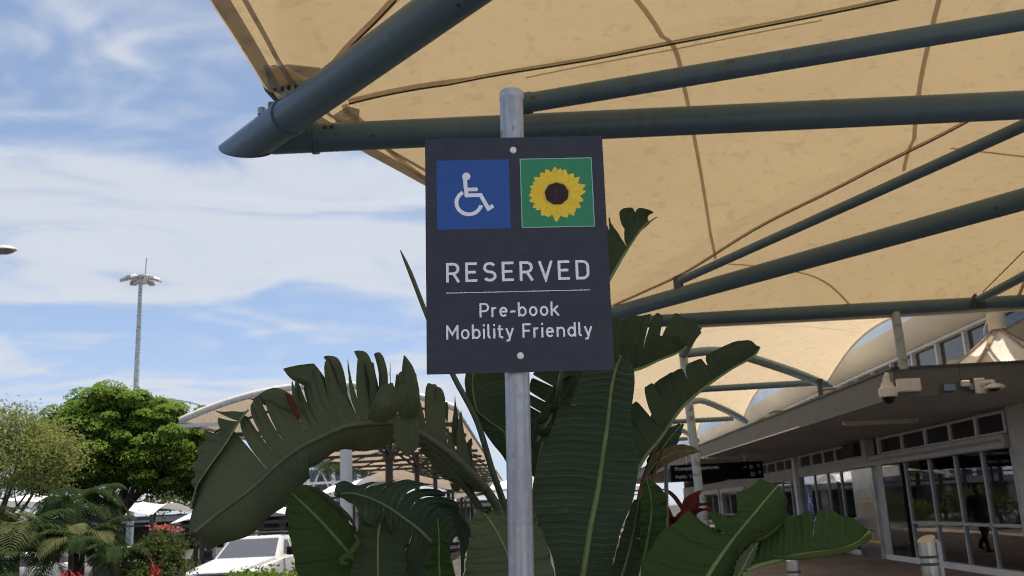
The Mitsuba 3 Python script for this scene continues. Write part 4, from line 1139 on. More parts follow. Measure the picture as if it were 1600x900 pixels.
# dark rim curling back along the left of leaf A
leaf(S1, [(-0.867, 3.05, 1.961), (-0.898, 3.044, 1.917), (-0.935, 3.038, 1.853), (-0.981, 3.032, 1.787), (-1.021, 3.026, 1.717), (-1.033, 3.02, 1.655)], [dict(rows=[[(-0.942, 3.12, 1.972), (-0.968, 3.112, 1.941), (-1.002, 3.104, 1.877), (-1.047, 3.096, 1.805), (-1.063, 3.088, 1.733), (-1.062, 3.08, 1.668)]], tears=[(0.12, 0.008, 0.9), (0.28, 0.008, 0.6)], n=40, rag=0.04, seed=5, belly=0.1)], ['leaf_olive'], (0.003, 0.002), 'midrib')
for sd_, (base_, a_, b_, mt) in enumerate([
        ([(-0.711, 3.2, 1.947), (-0.75, 3.2, 1.971)], [(-0.704, 3.15, 1.963), (-0.8, 3.125, 2.038), (-0.861, 3.1, 2.004)], [(-0.759, 3.15, 1.941), (-0.821, 3.125, 1.975), (-0.891, 3.1, 2.007)], 'leaf_olive'),
        ([(-0.592, 3.2, 1.963), (-0.635, 3.2, 1.955)], [(-0.624, 3.2, 2.03), (-0.676, 3.18, 2.113), (-0.681, 3.16, 2.119)], [(-0.689, 3.2, 2.033), (-0.761, 3.18, 2.073), (-0.784, 3.16, 2.106)], 'leaf_olive'),
        ([(-0.57, 3.2, 1.962), (-0.602, 3.2, 1.964)], [(-0.578, 3.2, 2.05), (-0.606, 3.2, 2.139), (-0.623, 3.2, 2.148)], [(-0.613, 3.2, 2.051), (-0.641, 3.2, 2.123), (-0.656, 3.2, 2.146)], 'leaf_olive'),
        ([(-0.473, 3.2, 1.958), (-0.505, 3.2, 1.959)], [(-0.476, 3.2, 2.045), (-0.504, 3.22, 2.148), (-0.522, 3.24, 2.166)], [(-0.511, 3.2, 2.046), (-0.539, 3.22, 2.128), (-0.558, 3.24, 2.167)], 'leaf_olive'),
        ([(-0.437, 3.2, 1.999), (-0.468, 3.2, 2.001)], [(-0.436, 3.2, 2.065), (-0.451, 3.22, 2.134), (-0.467, 3.24, 2.159)], [(-0.467, 3.2, 2.066), (-0.48, 3.22, 2.131), (-0.489, 3.24, 2.153)], 'leaf_olive'),
        ([(-0.354, 3.25, 1.914), (-0.398, 3.2, 1.922)], [(-0.329, 3.2, 1.994), (-0.344, 3.2, 2.082), (-0.378, 3.2, 2.139)], [(-0.385, 3.2, 1.997), (-0.388, 3.2, 2.084), (-0.38, 3.2, 2.139)], 'leaf_olive'),
        ([(-0.334, 3.15, 1.925), (-0.402, 3.15, 1.928)], [(-0.324, 3.1, 1.857), (-0.331, 3.1, 1.816), (-0.356, 3.1, 1.797)], [(-0.409, 3.1, 1.882), (-0.401, 3.1, 1.83), (-0.377, 3.1, 1.806)], 'leaf_olive'),
        ([(-0.415, 3.12, 1.915), (-0.493, 3.12, 1.919)], [(-0.365, 3.06, 1.969), (-0.353, 3.055, 2.007), (-0.377, 3.05, 2.02)], [(-0.464, 3.06, 1.974), (-0.438, 3.055, 2.015), (-0.4, 3.05, 2.025)], 'leaf_olive'),
        ([(-0.299, 3.3, 1.915), (-0.324, 3.3, 1.928)], [(-0.283, 3.3, 1.959), (-0.267, 3.3, 2.025), (-0.276, 3.3, 2.032)], [(-0.305, 3.3, 1.971), (-0.29, 3.3, 2.015), (-0.283, 3.3, 2.033)], 'leaf_olive'),
        ([(-0.192, 3.4, 1.802), (-0.24, 3.4, 1.854)], [(-0.203, 3.4, 1.875), (-0.218, 3.4, 1.966), (-0.223, 3.4, 2.015)], [(-0.238, 3.4, 1.91), (-0.229, 3.4, 1.967), (-0.224, 3.4, 2.015)], 'leaf_olive')]):
    k = fresh(S1 + '__leaf_strap')
    A_ = spline([base_[0]] + list(a_), 24)
    B_ = spline([base_[1]] + list(b_), 24)
    nn = np.cross(A_[12] - A_[0], B_[12] - A_[12])
    nn /= np.linalg.norm(nn)
    g = np.stack([A_ * (1 - q) + B_ * q + nn * 0.018 * 4 * q * (1 - q) for q in np.linspace(0, 1, 7)], 1).reshape(-1, 3)
    w_ = np.linalg.norm(A_[8] - B_[8])
    uvs = np.stack(np.broadcast_arrays(np.linspace(0, w_, 7)[None, :], np.linspace(0, 0.3, 24)[:, None]), -1).reshape(-1, 2)
    scene[k] = mikit.ply(trimesh.Trimesh(g, grid_faces(24, 7), process=False), mt, smooth=True, uv=uvs)
rb = spline([(-0.755, 3.07, 2.012), (-0.746, 3.087, 1.976), (-0.731, 3.103, 1.943), (-0.722, 3.12, 1.926)], 14)
rc = spline([(-0.744, 3.07, 2.013), (-0.725, 3.087, 1.983), (-0.718, 3.103, 1.951), (-0.716, 3.12, 1.923)], 14) + np.random.default_rng(2).normal(size=(14, 3)) * [0.004, 0, 0.003]
add(S1 + '__red_blotch', trimesh.Trimesh(np.stack([rb + [0, -0.004, 0], rc + [0, -0.004, 0]], 1).reshape(-1, 3), grid_faces(14, 2), process=False), 'leaf_red_blotch')
# second stalk beside it
add(S1 + '__petiole', tube(spline([(-0.343, 3.3, 1.852), (-0.285, 3.32, 1.798), (-0.21, 3.36, 1.713), (-0.145, 3.4, 1.606), (-0.093, 3.45, 1.385), (0.0, 3.5, 0.4), (0.02, 3.55, 0.0)], 40), np.linspace(0.012, 0.024, 40), 12), 'petiole', smooth=True)
# B: the bright leaf at the lower left, lit through
midB = [(-0.454, 3.02, 1.407), (-0.495, 2.99, 1.452), (-0.525, 2.96, 1.499), (-0.573, 2.93, 1.562), (-0.614, 2.9, 1.613), (-0.655, 2.87, 1.659), (-0.677, 2.84, 1.684)]
leaf(S1, midB, [dict(rows=[[(-0.577, 2.95, 1.394), (-0.601, 2.928, 1.46), (-0.625, 2.907, 1.517), (-0.649, 2.885, 1.574), (-0.669, 2.863, 1.621), (-0.675, 2.842, 1.658), (-0.678, 2.82, 1.682)], [(-0.646, 2.9, 1.383), (-0.669, 2.883, 1.451), (-0.684, 2.867, 1.54), (-0.692, 2.85, 1.602), (-0.694, 2.833, 1.657), (-0.688, 2.817, 1.678), (-0.677, 2.8, 1.687)]], n=60, seed=6, belly=0.03),
                     dict(rows=[[(-0.432, 2.96, 1.451), (-0.469, 2.94, 1.494), (-0.498, 2.92, 1.539), (-0.538, 2.9, 1.602), (-0.582, 2.88, 1.652), (-0.623, 2.86, 1.687), (-0.664, 2.84, 1.689)], [(-0.473, 2.9, 1.474), (-0.497, 2.89, 1.534), (-0.497, 2.88, 1.574), (-0.523, 2.87, 1.618), (-0.577, 2.86, 1.668), (-0.628, 2.85, 1.704), (-0.656, 2.84, 1.694)]], tears=[(0.30, 0.006, 0.5)], n=60, rag=0.06, seed=7, belly=0.04)],
     ['leaf_green', 'leaf_green'], (0.010, 0.003), 'midrib', petiole=[(-0.2, 3.3, 0.6), (-0.05, 3.5, 0.0)], label='bright green leaf at the lower left of the clump')
add(S1 + '__leaf_curl', tube(spline([(-0.638, 2.86, 1.706), (-0.589, 2.87, 1.678), (-0.544, 2.88, 1.636), (-0.511, 2.89, 1.601), (-0.498, 2.9, 1.574)], 30), [0.004 + 0.012 * math.sin(math.pi * t) for t in np.linspace(0, 1, 30)], 10, flat=0.5), 'leaf_olive', smooth=True)
add(S1 + '__leaf_curl', tube(spline([(-0.497, 2.86, 1.557), (-0.486, 2.86, 1.54), (-0.499, 2.86, 1.517), (-0.516, 2.86, 1.5), (-0.533, 2.86, 1.49), (-0.533, 2.86, 1.479), (-0.514, 2.86, 1.478)], 40), [0.003 + 0.006 * math.sin(math.pi * t) for t in np.linspace(0, 1, 40)], 8), 'leaf_lime', smooth=True)
# C: the dull drooping leaf beside it
leaf(S1, [(-0.428, 3, 1.607), (-0.438, 2.953, 1.563), (-0.435, 2.907, 1.49), (-0.426, 2.86, 1.394)], [dict(rows=[[(-0.474, 2.98, 1.61), (-0.496, 2.933, 1.581), (-0.502, 2.887, 1.512), (-0.51, 2.84, 1.399)]], n=40, seed=8, belly=0.08), dict(rows=[[(-0.398, 2.98, 1.595), (-0.362, 2.933, 1.549), (-0.35, 2.887, 1.487), (-0.335, 2.84, 1.391)]], n=40, seed=9, belly=-0.08)], ['leaf_deep', 'leaf_deep'], (0.004, 0.003), 'midrib')
# D: torn leaf in the middle, straps up, dark half below
midD = [(-0.244, 3.12, 1.476), (-0.302, 3.106, 1.526), (-0.33, 3.091, 1.557), (-0.378, 3.077, 1.597), (-0.432, 3.063, 1.637), (-0.495, 3.049, 1.669), (-0.542, 3.034, 1.681), (-0.586, 3.02, 1.679)]
leaf(S1, midD, [dict(rows=[[(-0.211, 3.15, 1.528), (-0.249, 3.136, 1.611), (-0.297, 3.121, 1.637), (-0.348, 3.107, 1.667), (-0.415, 3.093, 1.69), (-0.479, 3.079, 1.701), (-0.541, 3.064, 1.697), (-0.588, 3.05, 1.689)], [(-0.198, 3.2, 1.396), (-0.181, 3.183, 1.567), (-0.207, 3.166, 1.637), (-0.277, 3.149, 1.689), (-0.387, 3.131, 1.728), (-0.474, 3.114, 1.722), (-0.553, 3.097, 1.709), (-0.587, 3.08, 1.694)]], tears=[(0.26, 0.011, 0.55), (0.40, 0.023, 0.75), (0.50, 0.019, 0.75), (0.66, 0.011, 0.5), (0.78, 0.011, 0.45)], n=100, rag=0.07, seed=10, belly=-0.04),
                     dict(rows=[[(-0.26, 3, 1.412), (-0.312, 2.993, 1.462), (-0.349, 2.986, 1.52), (-0.383, 2.979, 1.564), (-0.432, 2.971, 1.608), (-0.489, 2.964, 1.641), (-0.529, 2.957, 1.658), (-0.564, 2.95, 1.663)], [(-0.296, 2.96, 1.38), (-0.349, 2.957, 1.383), (-0.389, 2.954, 1.467), (-0.411, 2.951, 1.532), (-0.441, 2.949, 1.578), (-0.494, 2.946, 1.611), (-0.526, 2.943, 1.639), (-0.555, 2.94, 1.655)]], tears=[(0.35, 0.011, 0.5), (0.62, 0.011, 0.5)], n=80, rag=0.05, seed=11)],
     ['leaf_dark', 'leaf_dark'], (0.009, 0.003), 'midrib', petiole=[(-0.1, 3.4, 0.7), (0.05, 3.55, 0.0)], label='torn leaf under the arching leaf with dark ribbed straps')
# E: small ragged yellowish leaf
leaf(S1, [(-0.248, 2.9, 1.382), (-0.252, 2.88, 1.465), (-0.248, 2.86, 1.529), (-0.249, 2.84, 1.591)], [dict(rows=[[(-0.31, 2.88, 1.387), (-0.292, 2.867, 1.449), (-0.276, 2.853, 1.525), (-0.26, 2.84, 1.584)]], tears=[(0.30, 0.006, 0.5), (0.55, 0.006, 0.6), (0.75, 0.005, 0.5)], n=50, rag=0.10, seed=12), dict(rows=[[(-0.201, 2.92, 1.379), (-0.213, 2.9, 1.444), (-0.226, 2.88, 1.518), (-0.239, 2.86, 1.577)]], n=40, seed=13)], ['leaf_green', 'leaf_green'], (0.004, 0.002), 'midrib')
# F: broad pale leaf behind the post
leaf(S1, [(-0.037, 2.72, 1.37), (-0.043, 2.705, 1.464), (-0.068, 2.69, 1.537), (-0.094, 2.675, 1.583), (-0.108, 2.66, 1.601)], [dict(rows=[[(-0.119, 2.7, 1.376), (-0.12, 2.69, 1.468), (-0.12, 2.68, 1.536), (-0.115, 2.67, 1.579), (-0.112, 2.66, 1.599)], [(-0.175, 2.68, 1.38), (-0.163, 2.675, 1.471), (-0.153, 2.67, 1.538), (-0.144, 2.665, 1.58), (-0.121, 2.66, 1.596)]], tears=[(0.72, 0.008, 0.65)], n=50, seed=14, rag=0.04), dict(rows=[[(0.021, 2.74, 1.366), (0.017, 2.725, 1.46), (-0.012, 2.71, 1.534), (-0.048, 2.695, 1.581), (-0.097, 2.68, 1.598)], [(0.086, 2.76, 1.361), (0.078, 2.745, 1.439), (0.064, 2.73, 1.513), (0.036, 2.715, 1.571), (-0.083, 2.7, 1.593)]], n=50, seed=15)], ['leaf_olive', 'leaf_olive'], (0.005, 0.003), 'midrib')
leaf(S1, [(-0.041, 2.95, 1.415), (-0.055, 2.925, 1.527), (-0.062, 2.9, 1.606)], [dict(rows=[[(-0.086, 2.95, 1.454), (-0.085, 2.925, 1.547), (-0.083, 2.9, 1.605)]], n=30, seed=16), dict(rows=[[(0.018, 2.95, 1.449), (-0.006, 2.925, 1.543), (-0.043, 2.9, 1.608)]], n=30, seed=17)], ['leaf_olive', 'leaf_olive'], (0.005, 0.003), 'midrib')
# G: the big dark leaf with the pale midrib
midG = [(0.141, 3, 1.292), (0.173, 2.978, 1.416), (0.201, 2.955, 1.544), (0.23, 2.933, 1.656), (0.246, 2.91, 1.738), (0.266, 2.887, 1.835), (0.283, 2.865, 1.941), (0.301, 2.842, 2.01), (0.317, 2.82, 2.041)]
leaf(S1, midG, [dict(rows=[[(0.091, 2.98, 1.297), (0.124, 2.958, 1.414), (0.142, 2.935, 1.544), (0.144, 2.913, 1.667), (0.148, 2.89, 1.742), (0.176, 2.867, 1.838), (0.211, 2.845, 1.922), (0.245, 2.822, 1.979), (0.285, 2.8, 2.032)], [(0.09, 2.95, 1.3), (0.085, 2.929, 1.419), (0.06, 2.908, 1.526), (0.029, 2.886, 1.631), (0.047, 2.865, 1.727), (0.094, 2.844, 1.825), (0.143, 2.822, 1.908), (0.179, 2.801, 1.957), (0.235, 2.78, 2.016)]], tears=[(0.80, 0.017, 0.55)], n=110, rag=0.02, seed=18, belly=0.02, wave=0.003),
                     dict(rows=[[(0.174, 3, 1.291), (0.217, 2.98, 1.414), (0.252, 2.96, 1.542), (0.284, 2.94, 1.642), (0.305, 2.92, 1.74), (0.306, 2.9, 1.842), (0.319, 2.88, 1.933), (0.333, 2.86, 1.992), (0.334, 2.84, 2.036)], [(0.211, 2.98, 1.291), (0.255, 2.965, 1.413), (0.293, 2.95, 1.533), (0.339, 2.935, 1.628), (0.36, 2.92, 1.726), (0.342, 2.905, 1.845), (0.357, 2.89, 1.934), (0.364, 2.875, 1.997), (0.347, 2.86, 2.031)]], tears=[(0.22, 0.008, 0.5), (0.60, 0.011, 0.5)], n=110, rag=0.02, seed=19, belly=0.02, wave=0.003)],
     ['leaf_dark', 'leaf_dark'], (0.012, 0.005), 'midrib', petiole=[(0.099, 3.05, 1.124), (0.16, 3.3, 0.6), (0.1, 3.5, 0.0)], label='largest upright leaf, dark with a pale straight midrib')
# L, M: leaves behind the post below the sign
leaf(S1, [(-0.032, 3.5, 1.736), (-0.049, 3.48, 1.874), (-0.116, 3.46, 1.933), (-0.149, 3.44, 1.967), (-0.16, 3.42, 2.058), (-0.133, 3.4, 2.148)], [dict(rows=[[(-0.062, 3.5, 1.802), (-0.101, 3.48, 1.848), (-0.153, 3.46, 1.937), (-0.182, 3.44, 1.992), (-0.188, 3.42, 2.06), (-0.161, 3.4, 2.149)]], n=40, seed=20), dict(rows=[[(0.038, 3.5, 1.756), (0.058, 3.48, 1.868), (0.039, 3.46, 1.96), (0.017, 3.44, 2.029), (-0.003, 3.42, 2.098), (-0.034, 3.4, 2.166)]], n=40, seed=21, belly=0.05)], ['leaf_deep', 'leaf_deep'], (0.006, 0.003), 'midrib', petiole=[(-0.025, 3.5, 1.6), (0.08, 3.55, 0.0)])
leaf(S1, [(0.058, 3.7, 1.72), (0.083, 3.675, 1.834), (0.149, 3.65, 1.975), (0.229, 3.625, 2.091), (0.309, 3.6, 2.208)], [dict(rows=[[(-0.032, 3.7, 1.792), (0.005, 3.675, 1.935), (0.046, 3.65, 2.079), (0.098, 3.625, 2.172), (0.189, 3.6, 2.264)]], tears=[(0.20, 0.008, 0.85), (0.30, 0.010, 0.9), (0.42, 0.008, 0.9), (0.50, 0.008, 0.8), (0.62, 0.008, 0.9)], n=90, rag=0.02, seed=22), dict(rows=[[(0.135, 3.66, 1.722), (0.18, 3.645, 1.827), (0.258, 3.63, 1.968), (0.351, 3.615, 2.084), (0.42, 3.6, 2.202)]], n=50, seed=23)], ['leaf_deep', 'leaf_deep'], (0.007, 0.003), 'midrib', petiole=[(0.03, 3.6, 1.483), (0.1, 3.6, 0.0)])
add(S1 + '__leaf_curl', tube(spline([(0.191, 3.3, 2.053), (0.144, 3.294, 2.027), (0.12, 3.289, 1.987), (0.135, 3.283, 1.95), (0.103, 3.278, 1.938), (0.093, 3.272, 1.912), (0.061, 3.267, 1.891), (0.077, 3.261, 1.859), (0.112, 3.256, 1.866), (0.164, 3.25, 1.932)], 50), [0.010 + 0.022 * math.sin(math.pi * t) ** 0.6 for t in np.linspace(0, 1, 50)], 8, flat=0.35), 'leaf_olive', smooth=True)
leaf(S1, [(0.065, 3.4, 1.839), (0.118, 3.367, 1.924), (0.176, 3.333, 2.004), (0.221, 3.3, 2.058)], [dict(rows=[[(0.053, 3.4, 1.881), (0.084, 3.367, 1.948), (0.123, 3.333, 2.022), (0.166, 3.3, 2.083)]], tears=[(0.5, 0.008, 0.5)], n=40, rag=0.08, seed=24), dict(rows=[[(0.115, 3.4, 1.837), (0.182, 3.367, 1.921), (0.235, 3.333, 2.001), (0.265, 3.3, 2.056)]], n=40, seed=25)], ['leaf_olive', 'leaf_olive'], (0.005, 0.003), 'midrib')
# K: rolled spear and its stalk
add(S1 + '__rolled_leaf', tube(spline([(-0.397, 3.3, 2.54), (-0.368, 3.329, 2.467), (-0.317, 3.357, 2.319), (-0.227, 3.386, 2.089), (-0.147, 3.414, 1.919), (-0.104, 3.443, 1.755), (-0.061, 3.471, 1.602), (-0.035, 3.5, 1.38)] + [(0.08, 3.55, 0.3), (0.08, 3.56, 0.0)], 60), [0.002, 0.006] + list(np.linspace(0.008, 0.020, 58)), 10), 'petiole', smooth=True, label='rolled young leaf, a dark spear left of the sign')
# H, I, J: leaves at the right of the sign, folded along the midrib
midH = [(0.393, 3.5, 1.671), (0.452, 3.525, 1.769), (0.518, 3.55, 1.836), (0.596, 3.575, 1.931), (0.627, 3.6, 1.961), (0.716, 3.625, 2.028), (0.826, 3.65, 2.096), (0.937, 3.675, 2.155), (0.964, 3.7, 2.186)]
leaf(S1, midH, [dict(rows=[[(0.373, 3.48, 1.739), (0.419, 3.502, 1.853), (0.475, 3.525, 1.934), (0.543, 3.547, 1.998), (0.6, 3.57, 2.041), (0.681, 3.593, 2.09), (0.786, 3.615, 2.137), (0.894, 3.638, 2.183), (0.947, 3.66, 2.187)], [(0.391, 3.5, 1.796), (0.406, 3.525, 1.902), (0.453, 3.55, 2.017), (0.525, 3.575, 2.06), (0.596, 3.6, 2.105), (0.676, 3.625, 2.129), (0.8, 3.65, 2.185), (0.889, 3.675, 2.216), (0.954, 3.7, 2.209)]], tears=[(0.20, 0.011, 0.6), (0.30, 0.011, 0.7), (0.40, 0.023, 0.75), (0.50, 0.019, 0.7), (0.57, 0.011, 0.4), (0.70, 0.008, 0.3)], n=120, rag=0.08, seed=26),
                     dict(rows=[[(0.404, 3.62, 1.732), (0.458, 3.643, 1.838), (0.504, 3.665, 1.923), (0.589, 3.688, 2.008), (0.634, 3.71, 2.058), (0.718, 3.732, 2.113), (0.831, 3.755, 2.183), (0.917, 3.777, 2.219), (0.986, 3.8, 2.209)]], n=60, rag=0.03, seed=27)],
     ['leaf_deep', 'leaf_deep'], (0.009, 0.004), 'midrib', petiole=[(0.319, 3.45, 1.518), (0.2, 3.5, 0.7), (0.15, 3.55, 0.0)], label='long folded leaf rising to the right with a torn upper edge')
midI = [(0.18, 3.3, 1.937), (0.288, 3.333, 2.025), (0.362, 3.367, 2.067), (0.436, 3.4, 2.08), (0.525, 3.433, 2.116), (0.603, 3.467, 2.146), (0.639, 3.5, 2.17)]
leaf(S1, midI, [dict(rows=[[(0.193, 3.24, 2.018), (0.278, 3.277, 2.108), (0.355, 3.313, 2.133), (0.435, 3.35, 2.14), (0.517, 3.387, 2.161), (0.594, 3.423, 2.178), (0.628, 3.46, 2.178)], [(0.219, 3.22, 2.102), (0.292, 3.257, 2.176), (0.366, 3.293, 2.189), (0.443, 3.33, 2.194), (0.522, 3.367, 2.197), (0.588, 3.403, 2.2), (0.616, 3.44, 2.184)]], tears=[(0.46, 0.011, 0.75), (0.62, 0.005, 0.9)], n=70, rag=0.02, seed=28),
                     dict(rows=[[(0.24, 3.36, 2.123), (0.317, 3.4, 2.196), (0.393, 3.44, 2.224), (0.469, 3.48, 2.228), (0.561, 3.52, 2.231), (0.661, 3.56, 2.228), (0.683, 3.6, 2.2)], [(0.259, 3.4, 2.199), (0.337, 3.443, 2.275), (0.416, 3.487, 2.288), (0.496, 3.53, 2.312), (0.595, 3.573, 2.317), (0.704, 3.617, 2.292), (0.733, 3.66, 2.248)]], tears=[(0.58, 0.019, 0.7), (0.70, 0.046, 0.8)], n=90, rag=0.05, seed=29)],
     ['leaf_deep', 'leaf_deep'], (0.008, 0.004), 'midrib', petiole=[(0.106, 3.4, 1.77), (0.07, 3.5, 1.484), (0.1, 3.55, 0.0)], label='folded leaf crossing the far cross beam right of the sign')
midJ = [(0.223, 3.2, 2.187), (0.287, 3.23, 2.292), (0.35, 3.26, 2.391), (0.423, 3.29, 2.504), (0.479, 3.32, 2.58), (0.516, 3.35, 2.619)]
leaf(S1, midJ, [dict(rows=[[(0.192, 3.16, 2.248), (0.256, 3.192, 2.365), (0.334, 3.224, 2.462), (0.394, 3.256, 2.558), (0.452, 3.288, 2.613), (0.504, 3.32, 2.635)], [(0.174, 3.14, 2.334), (0.238, 3.172, 2.452), (0.311, 3.204, 2.546), (0.388, 3.236, 2.623), (0.458, 3.268, 2.654), (0.508, 3.3, 2.648)]], tears=[(0.45, 0.024, 0.6), (0.62, 0.057, 0.4), (0.71, 0.039, 0.45), (0.78, 0.024, 0.45), (0.88, 0.057, 0.5)], n=90, rag=0.05, seed=30)], ['leaf_deep'], (0.008, 0.004), 'midrib', petiole=[(0.161, 3.2, 2.069), (0.131, 3.3, 1.939), (0.075, 3.45, 1.595), (0.1, 3.55, 0.0)], label='topmost leaf tip with a frayed end beside the sign')
add(S1 + '__leaf_tip', tube(spline([(0.483, 3.35, 2.589), (0.508, 3.367, 2.61), (0.537, 3.383, 2.636), (0.557, 3.4, 2.65)], 12), np.linspace(0.005, 0.0015, 12), 6), 'leaf_dry', smooth=True)
# N and the narrow leaves behind
leaf(S1, [(0.389, 3.3, 1.403), (0.414, 3.283, 1.496), (0.433, 3.267, 1.6), (0.418, 3.25, 1.69)], [dict(rows=[[(0.383, 3.3, 1.406), (0.388, 3.283, 1.497), (0.396, 3.267, 1.601), (0.411, 3.25, 1.684)]], n=30, seed=31), dict(rows=[[(0.405, 3.3, 1.409), (0.475, 3.283, 1.514), (0.486, 3.267, 1.618), (0.429, 3.25, 1.688)]], n=40, seed=32, belly=0.05)], ['leaf_green', 'leaf_green'], (0.005, 0.002), 'midrib', petiole=[(0.42, 3.4, 0.7), (0.3, 3.5, 0.0)])
leaf(S1, [(0.472, 3.6, 1.716), (0.526, 3.633, 1.791), (0.585, 3.667, 1.858), (0.634, 3.7, 1.902)], [dict(rows=[[(0.47, 3.6, 1.749), (0.504, 3.633, 1.823), (0.562, 3.667, 1.878), (0.629, 3.7, 1.903)]], n=24, seed=33), dict(rows=[[(0.491, 3.6, 1.715), (0.564, 3.633, 1.78), (0.607, 3.667, 1.833), (0.638, 3.7, 1.897)]], n=24, seed=34)], ['leaf_dark', 'leaf_dark'], (0.005, 0.002), 'midrib')
leaf(S1, [(0.467, 3.6, 1.712), (0.531, 3.6, 1.77), (0.605, 3.6, 1.792), (0.679, 3.6, 1.789)], [dict(rows=[[(0.464, 3.6, 1.74), (0.522, 3.6, 1.799), (0.6, 3.6, 1.819), (0.675, 3.6, 1.791)]], n=24, seed=35), dict(rows=[[(0.476, 3.6, 1.702), (0.546, 3.6, 1.746), (0.615, 3.6, 1.771), (0.674, 3.6, 1.787)]], n=24, seed=36)], ['leaf_dry', 'leaf_dry'], (0.005, 0.002), 'midrib')
add(S1 + '__petiole', tube(spline([(0.617, 3.75, 2.085), (0.599, 3.75, 1.989), (0.567, 3.72, 1.838), (0.552, 3.7, 1.668), (0.519, 3.65, 1.39), (0.35, 3.6, 0.0)], 40), np.linspace(0.006, 0.016, 40), 10), 'petiole', smooth=True)
for a_, b_, c_ in (((0.522, 3.58, 1.83), (0.46, 3.58, 1.716), (0.417, 3.55, 1.579)), ((0.536, 3.6, 1.793), (0.475, 3.58, 1.669), (0.432, 3.55, 1.533))):
    add(S1 + '__dry_stalk', tube(spline([a_, b_, c_], 16), np.linspace(0.004, 0.010, 16), 8), 'leaf_dry', smooth=True)
leaf(S1, [(0.3, 3.4, 1.307), (0.343, 3.367, 1.413), (0.374, 3.333, 1.518), (0.395, 3.3, 1.623)], [dict(rows=[[(0.256, 3.4, 1.309), (0.3, 3.367, 1.415), (0.335, 3.333, 1.519), (0.378, 3.3, 1.624)]], n=40, seed=37), dict(rows=[[(0.365, 3.4, 1.304), (0.398, 3.367, 1.41), (0.409, 3.333, 1.516), (0.408, 3.3, 1.622)]], tears=[(0.35, 0.011, 0.8), (0.6, 0.011, 0.8)], n=40, rag=0.05, seed=38)], ['leaf_deep', 'leaf_deep'], (0.006, 0.002), 'midrib')
for q_ in range(7):
    add(S1 + '__petiole', tube(spline([np.array((-0.185, 3.45, 1.326)) * (1 - q_ / 6) + np.array((0.375, 3.45, 1.3)) * q_ / 6, (-0.12 + 0.07 * q_, 3.48, 0.6), (-0.02 + 0.03 * q_, 3.55, 0.0)], 16), np.linspace(0.014, 0.026, 16), 10), 'petiole', smooth=True)
# young plant at the right: three broad leaves
S2 = thing('canna_plant', 'young broad leaved plant with three wide ribbed leaves at the lower right of the clump', 'plant')
midO = [(0.489, 2.98, 1.297), (0.549, 3, 1.384), (0.599, 3.02, 1.441), (0.652, 3.04, 1.495), (0.717, 3.06, 1.554), (0.778, 3.08, 1.61), (0.82, 3.1, 1.644)]
leaf(S2, midO, [dict(rows=[[(0.384, 2.92, 1.289), (0.438, 2.947, 1.389), (0.511, 2.973, 1.47), (0.594, 3, 1.51), (0.66, 3.027, 1.557), (0.728, 3.053, 1.62), (0.799, 3.08, 1.649)], [(0.296, 2.88, 1.297), (0.342, 2.91, 1.436), (0.458, 2.94, 1.544), (0.56, 2.97, 1.58), (0.634, 3, 1.554), (0.683, 3.03, 1.621), (0.784, 3.06, 1.655)]], tears=[(0.56, 0.019, 0.75)], n=110, rag=0.02, seed=40, belly=0.03),
                     dict(rows=[[(0.571, 3, 1.309), (0.604, 3.02, 1.371), (0.649, 3.04, 1.423), (0.702, 3.06, 1.469), (0.764, 3.08, 1.516), (0.816, 3.1, 1.577), (0.836, 3.12, 1.632)], [(0.584, 2.96, 1.33), (0.625, 2.983, 1.389), (0.646, 3.007, 1.432), (0.684, 3.03, 1.479), (0.776, 3.053, 1.508), (0.828, 3.077, 1.556), (0.842, 3.1, 1.607)]], tears=[(0.84, 0.011, 0.4)], n=90, rag=0.02, seed=41, belly=0.03)],
     ['leaf_green', 'leaf_green'], (0.010, 0.003), 'midrib', petiole=[(0.5, 3.1, 0.6), (0.55, 3.2, 0.0)], label='broad leaf with a bright midrib and one deep notch')
add(S2 + '__leaf_curl', tube(spline([(0.652, 3.04, 1.415), (0.669, 3.052, 1.456), (0.7, 3.064, 1.479), (0.744, 3.076, 1.488), (0.79, 3.088, 1.511), (0.829, 3.1, 1.544)], 40), [0.004 + 0.019 * math.sin(math.pi * min(1, t * 1.15)) ** 0.8 for t in np.linspace(0, 0.86, 40)], 10, flat=0.45), 'leaf_lime', smooth=True)
midQ = [(0.63, 3, 1.325), (0.672, 3.017, 1.391), (0.765, 3.033, 1.416), (0.86, 3.05, 1.431), (0.955, 3.067, 1.436), (1.039, 3.083, 1.455), (1.09, 3.1, 1.489)]
leaf(S2, midQ, [dict(rows=[[(0.649, 3.06, 1.376), (0.709, 3.07, 1.438), (0.799, 3.08, 1.472), (0.892, 3.09, 1.483), (0.988, 3.1, 1.486), (1.057, 3.11, 1.49), (1.102, 3.12, 1.496)], [(0.685, 3.12, 1.409), (0.746, 3.127, 1.473), (0.842, 3.133, 1.546), (0.951, 3.14, 1.55), (1.031, 3.147, 1.541), (1.1, 3.153, 1.513), (1.118, 3.16, 1.498)]], tears=[(0.60, 0.013, 0.85)], n=120, rag=0.02, seed=42, belly=0.04)], ['leaf_green'], (0.008, 0.004), 'midrib', petiole=[(0.6, 3.1, 0.7), (0.58, 3.2, 0.0)], label='rightmost broad leaf with a pale split across it')
add(S2 + '__leaf_curl', tube(spline([(0.754, 3.02, 1.434), (0.824, 3.032, 1.423), (0.897, 3.044, 1.426), (0.971, 3.056, 1.434), (1.037, 3.068, 1.449), (1.081, 3.08, 1.478)], 40), [0.003 + 0.013 * math.sin(math.pi * t) ** 0.7 for t in np.linspace(0, 1, 40)], 10, flat=0.6), 'leaf_lime', smooth=True)
